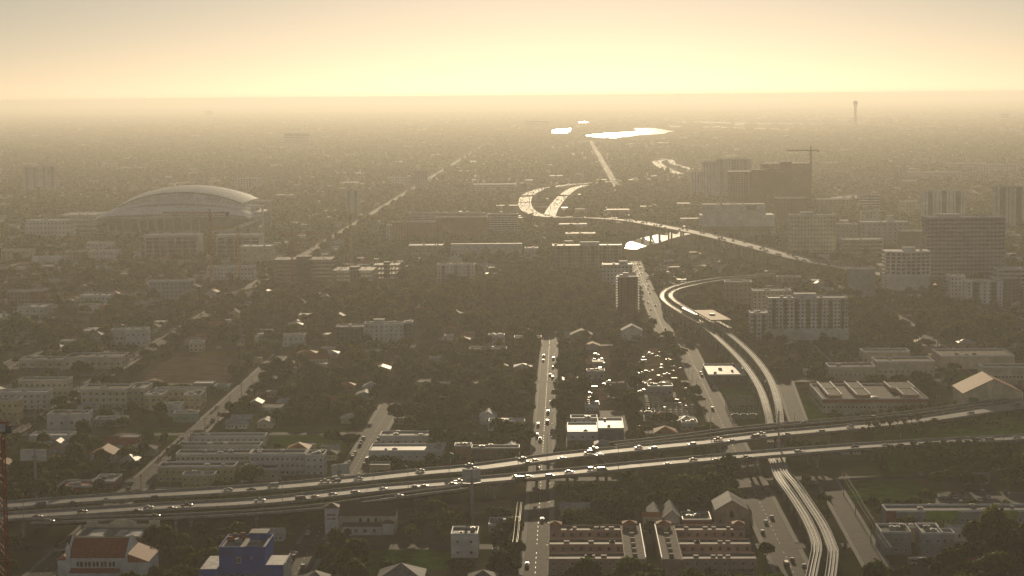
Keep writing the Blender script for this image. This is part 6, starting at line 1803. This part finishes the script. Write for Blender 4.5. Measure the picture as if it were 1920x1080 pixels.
T_ITEMS = []
def put_tree(p, s, rz, v, phrase=None, gr=None):
    nm, cm, tm, r = NEAR[v]
    root = link('tree', None); root.location = p; root.rotation_euler = (0, 0, rz); root.scale = (s*random.uniform(.92, 1.1), s*random.uniform(.92, 1.1), s); root['category'] = 'tree'
    link('crown', cm, root); link('trunk', tm, root)
    T_ITEMS.append([root, phrase or f'{nm} tree {beside(p[0], p[1])}', gr or 'trees between the nearer buildings'])
    return root
P_ITEMS = []
def put_palm(p, s, v, phrase, gr):
    root = link('palm_tree', None); root.location = p; root.rotation_euler = (0, 0, random.uniform(0, 6.28)); root.scale = (s, s, s); root['category'] = 'palm tree'
    link('crown', PALMS[v][0], root); link('trunk', PALMS[v][1], root)
    P_ITEMS.append([root, phrase, gr])
# rows of palms on the highway banks at right
for k in range(12): put_palm(G(1670+14.3*k, 853-.9*k, Z-2.6), random.uniform(.85, 1.05), k % 2, 'palm in the row in front of the near carriageway', 'palms on the highway banks')
for k in range(10): put_palm(G(1632+13.5*k, 818-1.6*k, Z-2.2), random.uniform(.8, 1.0), k % 2, 'palm in the front row between the two carriageways', 'palms on the highway banks')
for k in range(8): put_palm(G(1628+13.5*k, 808-1.9*k, Z-2.2), random.uniform(.8, 1.0), (k+1) % 2, 'palm in the back row between the two carriageways', 'palms on the highway banks')
for k in range(22): put_palm(G(1548+15*k, 797-2.0*k, 1.0), random.uniform(.8, 1.0), k % 2, 'palm in the row before the cream school', 'palms before the school')
for x, y in ((1538, 962), (1550, 976), (1546, 992), (1558, 760), (1650, 650), (1684, 655), (1718, 655), (1758, 655), (1800, 655), (1840, 655), (1545, 650)): put_palm(G(x, y), random.uniform(1.0, 1.3), 2, f'tall palm {beside(*G(x, y)[:2])}', 'scattered palms')
for k in range(14): x = 60+k*14+random.uniform(-5, 5); put_palm(G(x, 655+random.uniform(-4, 4)), random.uniform(.8, 1.0), 0, 'small palm in the belt behind the long cream warehouse', 'scattered palms')

def view_px(x, y, z=4): return pix((x, y, z))
def P_(*pts): return [tuple(p) for p in pts]
GROVES = [   # photo outlines of woods: polygon, density, scale
    (P_((560, 560), (700, 520), (820, 530), (1000, 505), (1150, 520), (1155, 600), (1090, 622), (900, 626), (780, 602), (600, 605)), 1.0, 1.05),
    (P_((0, 612), (250, 600), (460, 560), (560, 560), (600, 605), (620, 640), (500, 650), (430, 632), (280, 640), (0, 652)), .85, 1.0),
    (P_((450, 655), (1005, 652), (1000, 835), (845, 832), (700, 795), (500, 795)), .74, 1.0),
    (P_((1040, 645), (1095, 640), (1095, 770), (1045, 790)), 1.0, 1.05),
    (P_((1120, 640), (1200, 640), (1195, 780), (1150, 775)), .8, .95),
    (P_((985, 930), (1400, 880), (1425, 965), (1340, 938), (1205, 962), (1040, 975), (985, 965)), 1.2, 1.1),
    (P_((1020, 1090), (1450, 1090), (1470, 1180), (1000, 1180)), 1.1, 1.3),
    (P_((545, 1040), (660, 1030), (700, 1100), (540, 1130)), 1.2, 1.15),
    (P_((290, 985), (400, 985), (410, 1120), (285, 1120)), 1.2, 1.1),
    (P_((20, 980), (120, 990), (100, 1012), (20, 1012)), .95, 1.0),
    (P_((30, 830), (330, 800), (230, 925), (20, 935)), .70, 1.05),
    (P_((1200, 560), (1410, 560), (1405, 640), (1260, 640)), .9, 1.0),
    (P_((1590, 560), (1920, 575), (1920, 645), (1600, 640)), .9, 1.05),
    (P_((1400, 640), (1620, 640), (1540, 720), (1470, 700)), .8, 1.0),
    (P_((1620, 870), (1920, 850), (1920, 915), (1740, 915), (1640, 890)), .85, 1.0),
    (P_((1780, 1000), (1930, 1000), (1930, 1130), (1790, 1130)), 1.1, 1.4),
    (P_((1560, 1040), (1650, 1000), (1660, 1130), (1560, 1130)), .6, 1.1),
    (P_((760, 975), (850, 990), (850, 1020), (760, 1015)), .7, .9),
    (P_((895, 960), (985, 940), (980, 1130), (900, 1130)), .75, 1.0),
    (P_((640, 860), (900, 845), (900, 872), (640, 890)), .95, .9),
    (P_((1170, 800), (1360, 790), (1350, 812), (1190, 826)), .85, .85),
    (P_((1200, 440), (1330, 440), (1600, 560), (1400, 560), (1230, 500)), .6, .9),
    (P_((640, 420), (1010, 350), (1300, 350), (1320, 440), (1200, 430), (1020, 500), (640, 470)), .85, 1.0),
]
def density(px, py):
    d, s = .42, .95
    for poly, dd, ss in GROVES:
        if in_poly(px, py, poly): d, s = dd, ss
    return d, s
from mathutils import noise as mnoise
# ---- houses in the blocks between the streets
H_ITEMS = []
HOUSE_WALLS = ['white_wall', 'cream_wall', 'pale_wall', 'pink_wall', 'yellow_wall', 'tan_wall', 'mint_wall', 'grey_wall']
HOUSE_ROOFS = ['roof_grey', 'roof_brown', 'roof_red', 'roof_white', 'roof_gravel', 'roof_orange', 'roof_white', 'roof_tin']
RW = {'roof_grey': 'grey', 'roof_brown': 'brown', 'roof_red': 'dark red', 'roof_white': 'white', 'roof_gravel': 'drab', 'roof_orange': 'orange', 'roof_tin': 'tin'}
WW = {w: w.split('_')[0] for w in HOUSE_WALLS}
HM = {}
def house_parts(kind, wall, roof):
    key = (kind, wall, roof)
    if key in HM: return HM[key]
    W, D, H = 12.0, 9.5, 3.3
    w, r, d = MB(), MB(), MB()
    if kind == 'gable':
        w.extrude_x([(-D/2, -.3), (D/2, -.3), (D/2, H), (0, H+1.9), (-D/2, H)], -W/2, W/2)
        for s in (-1, 1):
            q = [(0, H+1.95), (s*(D/2+.5), H-.2), (s*(D/2+.5), H+.05), (0, H+2.25)]
            r.extrude_x(q if s > 0 else q[::-1], -W/2-.5, W/2+.5)
    elif kind == 'hip': w.box(-W/2, W/2, -D/2, D/2, -.3, H); r.hip(-W/2, W/2, -D/2, D/2, H, H+2.1, .6)
    else:
        w.box(-W/2, W/2, -D/2, D/2, -.3, H+.3)
        r.box(-W/2+.3, W/2-.3, -D/2+.3, D/2-.3, H+.28, H+.36); r.box(-W/2-.2, W/2+.2, -D/2-.2, -D/2+.3, H+.3, H+.7); r.box(-W/2-.2, W/2+.2, D/2-.3, D/2+.2, H+.3, H+.7)
    d.box(-.5, .5, -D/2-.08, -D/2+.02, 0, 2.1)
    me = [w.mesh('wall'), r.mesh('roof'), d.mesh('door')]
    for m, k in zip(me, (wall, roof, 'brown_wall')): m.materials.append(M[k])
    HM[key] = me; return me
hr = random.Random(5)
lots = []
for k in range(-9, 8):
    X = S3X+103*k
    for s in (-1, 1):
        y = 800+hr.uniform(0, 8)
        while y < 2700:
            x = X+s*(hr.uniform(16, 19)); q = view_px(x, y)
            if q and -40 < q[0] < 1960 and free(x, y, 7):
                d, _ = density(*q)
                if hr.random() < (.46 if d < .9 else .16): lots.append((x, y, s)); mark_rect(x-8, x+8, y-8, y+6)
            y += hr.uniform(14, 27)
    for row in (-34, 34):
        y = 1000
        while y < 2700:
            x = X+row+hr.uniform(-3, 3); q = view_px(x, y)
            if q and -40 < q[0] < 1960 and free(x, y, 7) and density(*q)[0] < .9 and hr.random() < .38: lots.append((x, y, 1)); mark_rect(x-8, x+8, y-8, y+6)
            y += hr.uniform(17, 24)
lots.sort(key=lambda t: t[1])
far_h = MB(); FMATS = ['white_wall', 'cream_wall', 'tan_wall', 'roof_white', 'roof_grey', 'roof_brown', 'roof_red', 'roof_tin']
def mass_house(x, y, w, d, h, wm, rm, pitched_):
    a, e = far_h, .0
    a.quad((x-w/2, y-d/2, 0), (x+w/2, y-d/2, 0), (x+w/2, y-d/2, h), (x-w/2, y-d/2, h), wm)
    a.quad((x+w/2, y-d/2, 0), (x+w/2, y+d/2, 0), (x+w/2, y+d/2, h), (x+w/2, y-d/2, h), wm)
    a.quad((x-w/2, y+d/2, 0), (x-w/2, y-d/2, 0), (x-w/2, y-d/2, h), (x-w/2, y+d/2, h), wm)
    a.quad((x+w/2, y+d/2, 0), (x-w/2, y+d/2, 0), (x-w/2, y+d/2, h), (x+w/2, y+d/2, h), wm)
    if pitched_:
        t = h+d*.22
        a.quad((x-w/2-.4, y-d/2-.4, h-.1), (x+w/2+.4, y-d/2-.4, h-.1), (x+w/2+.4, y, t), (x-w/2-.4, y, t), rm); a.quad((x+w/2+.4, y+d/2+.4, h-.1), (x-w/2-.4, y+d/2+.4, h-.1), (x-w/2-.4, y, t), (x+w/2+.4, y, t), rm)
        a.tri((x-w/2, y+d/2, h), (x-w/2, y-d/2, h), (x-w/2, y, t-.05), wm); a.tri((x+w/2, y-d/2, h), (x+w/2, y+d/2, h), (x+w/2, y, t-.05), wm)
    else: a.quad((x-w/2, y-d/2, h), (x+w/2, y-d/2, h), (x+w/2, y+d/2, h), (x-w/2, y+d/2, h), rm)
for i, (x, y, s) in enumerate(lots):
    if i < 290:
        kind = hr.choices(['gable', 'hip', 'flat'], [4, 3, 4])[0]; wall = hr.choice(HOUSE_WALLS); roof = hr.choice(HOUSE_ROOFS)
        if kind == 'flat' and roof in ('roof_red', 'roof_orange', 'roof_brown'): roof = hr.choice(['roof_white', 'roof_grey'])
        root = link('house', None); root.location = (x, y, 0); root['category'] = 'house'
        root.rotation_euler = (0, 0, (math.pi/2 if hr.random() < .55 else 0)); sc = hr.uniform(.85, 1.2); root.scale = (sc, sc*hr.uniform(.9, 1.15), hr.choice([1, 1, 1.05, 1.5]))
        me = house_parts(kind, wall, roof)
        for nm, m in zip(('wall', 'roof', 'door'), me): link(nm, m, root)
        if y < 1500:
            for u in (-4.2, -2.2, 2.4, 4.4): put_window(root, u, -4.75, 1.7, 1.2, 1.1, 0)
            for fx in (-1, 1): put_window(root, fx*6.0, 0, 1.7, 1.2, 1.1, fx*math.pi/2)
        H_ITEMS.append([root, f'{WW[wall]} {RW[roof].split()[-1]}-roofed house {beside(x, y)}', 'small houses in the tree covered blocks'])
    else: mass_house(x, y, hr.uniform(10, 15), hr.uniform(9, 13), hr.choice([3.2, 3.4, 6.2]), hr.randrange(3), hr.randrange(3, 7), hr.random() < .5)
label_rows(H_ITEMS)
# ---- trees near and middle
pts_near = []
tr = random.Random(9)
cell = 8.6
y = 745.0
while y < 2700:
    half = .30*y+30
    x = -half
    while x < half:
        px_, py_ = x+tr.uniform(-3.4, 3.4), y+tr.uniform(-3.4, 3.4)
        q = view_px(px_, py_)
        if q and -60 < q[0] < 1980:
            d, s = density(q[0], q[1]) 
            n = mnoise.noise((px_*.02, py_*.02, 0))*.5+.5
            if d < .8: d *= .55+.9*max(0, min(1, mnoise.noise((px_*.0075, py_*.0075, 7))*.9+.5))
            if tr.random() < d*(.55+.9*n if d < .8 else .62+.5*n) and free(px_, py_, 3.5):
                near = py_ < 2600
                pts_near.append((px_, py_, s*tr.choice([.45, .55, .68, .8, .95, 1.15])*tr.uniform(.9, 1.1)*(.85+.35*n), tr.uniform(0, 6.28), tr.choices(range(6), [4, 2.4, 3, 2, 2.4, 1.2])[0]))
        x += cell
    y += cell
# shrubs on the highway slope and banks
def sz(t): return 5.2*t[2]/max(600, t[1])
inview = [t for t in pts_near if (lambda q: q and -10 < q[0] < 1930 and q[1] < 1085)(pix((t[0], t[1], 6*t[2])))]
inview.sort(key=lambda t: -sz(t))
chosen = set(id(t) for t in inview[:296])
for t in inview[:296]: put_tree((t[0], t[1], 0), t[2], t[3], t[4])
label_rows(T_ITEMS); label_rows(P_ITEMS)
rest = [(t[0], t[1], 0.0, t[2], t[3], t[4]) for t in pts_near if id(t) not in chosen]
for p in SLOPE[::1]:
    for k in range(3): rest.append((p.x+tr.uniform(-4, 4), p.y-tr.uniform(2, 25), Z*.3*tr.random(), tr.uniform(.3, .5), tr.uniform(0, 6.28), 4))
for p, s, d in FR_A:
    q = pix(p)
    if q and 1640 < q[0] < 1960:
        for k in range(5): r_ = p+s*tr.uniform(11, 24); rest.append((r_.x, r_.y, Z-1.6, tr.uniform(.2, .36), tr.uniform(0, 6.28), 4))
        for k in range(3): r_ = p-s*tr.uniform(20, 32); rest.append((r_.x, r_.y, 0, tr.uniform(.4, .75), tr.uniform(0, 6.28), tr.randrange(5)))
    if q and 260 < q[0] < 870 and tr.random() < .5: r_ = p+s*tr.uniform(10, 13); rest.append((r_.x, r_.y, Z-1.2, tr.uniform(.14, .24), tr.uniform(0, 6.28), 4))
# ---- far trees
far_pts = []
y = 2700.0
while y < 26000:
    cell = 13+(y-2700)*.0016 if y < 8000 else 40+(y-8000)*.004
    half = .275*y+40
    x = -half
    while x < half:
        a_, b_ = x+tr.uniform(-.45, .45)*cell, y+tr.uniform(-.45, .45)*cell
        n = mnoise.noise((a_*.004, b_*.004, 3))*.5+.5
        q = view_px(a_, b_, 0)
        d = .5
        if q:
            for poly, dd, ss in GROVES[-2:]:
                if in_poly(q[0], q[1], poly): d = dd
            if q[0] > 1150 and 196 < q[1] < 252 and b_ > 7500: d = .15        # airfield
        if tr.random() < d*(.5+.8*n)*(.45+1.0*max(0, min(1, mnoise.noise((a_*.0014, b_*.0014, 5))+.5))) and free(a_, b_): far_pts.append((a_, b_, 0.0, tr.uniform(.75, 1.25)*(1+(y-2700)*.00006) if y < 8000 else tr.uniform(.6, 1.3), tr.uniform(0, 6.28), tr.randrange(6) if y < 8000 else 6+tr.randrange(2)))
        x += cell
    y += cell
# ---- far roofs
y = 2700.0
while y < 24000:
    cell = 34+(y-2700)*.006
    half = .275*y+40
    x = -half
    while x < half:
        a_, b_ = x+hr.uniform(-.4, .4)*cell, y+hr.uniform(-.4, .4)*cell
        q = view_px(a_, b_, 0)
        air = q and q[0] > 1150 and 196 < q[1] < 252 and b_ > 7500
        if hr.random() < (.5 if not air else .06)*(1 if b_ < 9000 else 9000/b_) and free(a_, b_):
            big_ = hr.random() < .10
            mass_house(a_, b_, hr.uniform(10, 18)*(2.4 if big_ else 1), hr.uniform(10, 16)*(2 if big_ else 1), hr.uniform(3.2, 4.5)*(hr.choice([1, 1, 1, 2, 3]) if big_ else hr.choice([1, 1, 1, 1.8])), hr.randrange(3), hr.choice([3, 3, 4, 4, 4, 5, 6, 7]), (not big_) and hr.random() < .4)
        x += cell
    y += cell
o = far_h.build('far_houses', FMATS, kind='stuff'); o['label'] = 'far spread of small houses and sheds filling the plain'

def scatter(name, label, pts, meshes):
    srcs = []
    for m in meshes:
        s = bpy.data.objects.new('leaf_clump', m); srcs.append(s)
    me = bpy.data.meshes.new(name); me.from_pydata([p[:3] for p in pts], [], [])
    for nm, ty, arr in (('scl', 'FLOAT', [p[3] for p in pts]), ('rot', 'FLOAT', [p[4] for p in pts]), ('idx', 'INT', [p[5] for p in pts])):
        at = me.attributes.new(nm, ty, 'POINT'); at.data.foreach_set('value', arr)
    ob = link(name, me, kind='stuff'); ob['label'] = label
    ng = bpy.data.node_groups.new(name, 'GeometryNodeTree')
    ng.interface.new_socket('Geometry', in_out='INPUT', socket_type='NodeSocketGeometry'); ng.interface.new_socket('Geometry', in_out='OUTPUT', socket_type='NodeSocketGeometry')
    N, L = ng.nodes, ng.links
    gi, go = N.new('NodeGroupInput'), N.new('NodeGroupOutput')
    def attr(nm, ty):
        a = N.new('GeometryNodeInputNamedAttribute'); a.data_type = ty; a.inputs['Name'].default_value = nm; return a.outputs['Attribute']
    join = N.new('GeometryNodeJoinGeometry')
    for s in reversed(srcs):
        oi = N.new('GeometryNodeObjectInfo'); oi.inputs['Object'].default_value = s; oi.inputs['As Instance'].default_value = True
        L.new(oi.outputs['Geometry'], join.inputs[0])
    ip = N.new('GeometryNodeInstanceOnPoints'); ip.inputs['Pick Instance'].default_value = True
    L.new(gi.outputs[0], ip.inputs['Points']); L.new(join.outputs[0], ip.inputs['Instance']); L.new(attr('idx', 'INT'), ip.inputs['Instance Index'])
    cx = N.new('ShaderNodeCombineXYZ'); L.new(attr('rot', 'FLOAT'), cx.inputs['Z']); L.new(cx.outputs[0], ip.inputs['Rotation']); L.new(attr('scl', 'FLOAT'), ip.inputs['Scale'])
    L.new(ip.outputs[0], go.inputs[0])
    md = ob.modifiers.new('scatter', 'NODES'); md.node_group = ng
    return ob
def joined(c, t):      # crown and trunk in one mesh for the mass of trees
    mb = MB(); 
    for me in (c, t):
        n = len(mb.v); mb.v += [tuple(v.co) for v in me.vertices]; mb.f += [tuple(i+n for i in p.vertices) for p in me.polygons]; mb.m += [p.material_index+(2 if me is t else 0) for p in me.polygons]
    m = mb.mesh('tree_mass')
    for x in list(c.materials)+[M['bark']]: m.materials.append(x)
    return m
scatter('woodland', 'mass of dark trees filling the city blocks and parks', rest, [joined(c, t) for _, c, t, _ in NEAR])
scatter('far_woodland', 'far tree cover fading over the plain', far_pts, FARM+GROVE_M)
# ------------------------------------------------------------------ haze: one closed box of even thin air round the camera and the whole city
mb = MB(); mb.box(-57000, 57000, -57000, 57000, -1.5, 213.0)
hm = bpy.data.materials.new('haze_air'); hm.use_nodes = True
for n in list(hm.node_tree.nodes):
    if n.type != 'OUTPUT_MATERIAL': hm.node_tree.nodes.remove(n)
pv = hm.node_tree.nodes.new('ShaderNodeVolumePrincipled')
pv.inputs['Color'].default_value = (0.77, 0.745, 0.69, 1)
pv.inputs['Density'].default_value = HAZE_DENSITY
pv.inputs['Anisotropy'].default_value = 0.50
pv.inputs['Density Attribute'].default_value = ''
hm.node_tree.links.new(pv.outputs[0], next(n for n in hm.node_tree.nodes if n.type == 'OUTPUT_MATERIAL').inputs['Volume'])
hm.cycles.homogeneous_volume = True
M['haze_air'] = hm
hz = mb.build('haze', 'haze_air', kind='stuff')
hz['label'] = 'warm golden haze over the whole city'
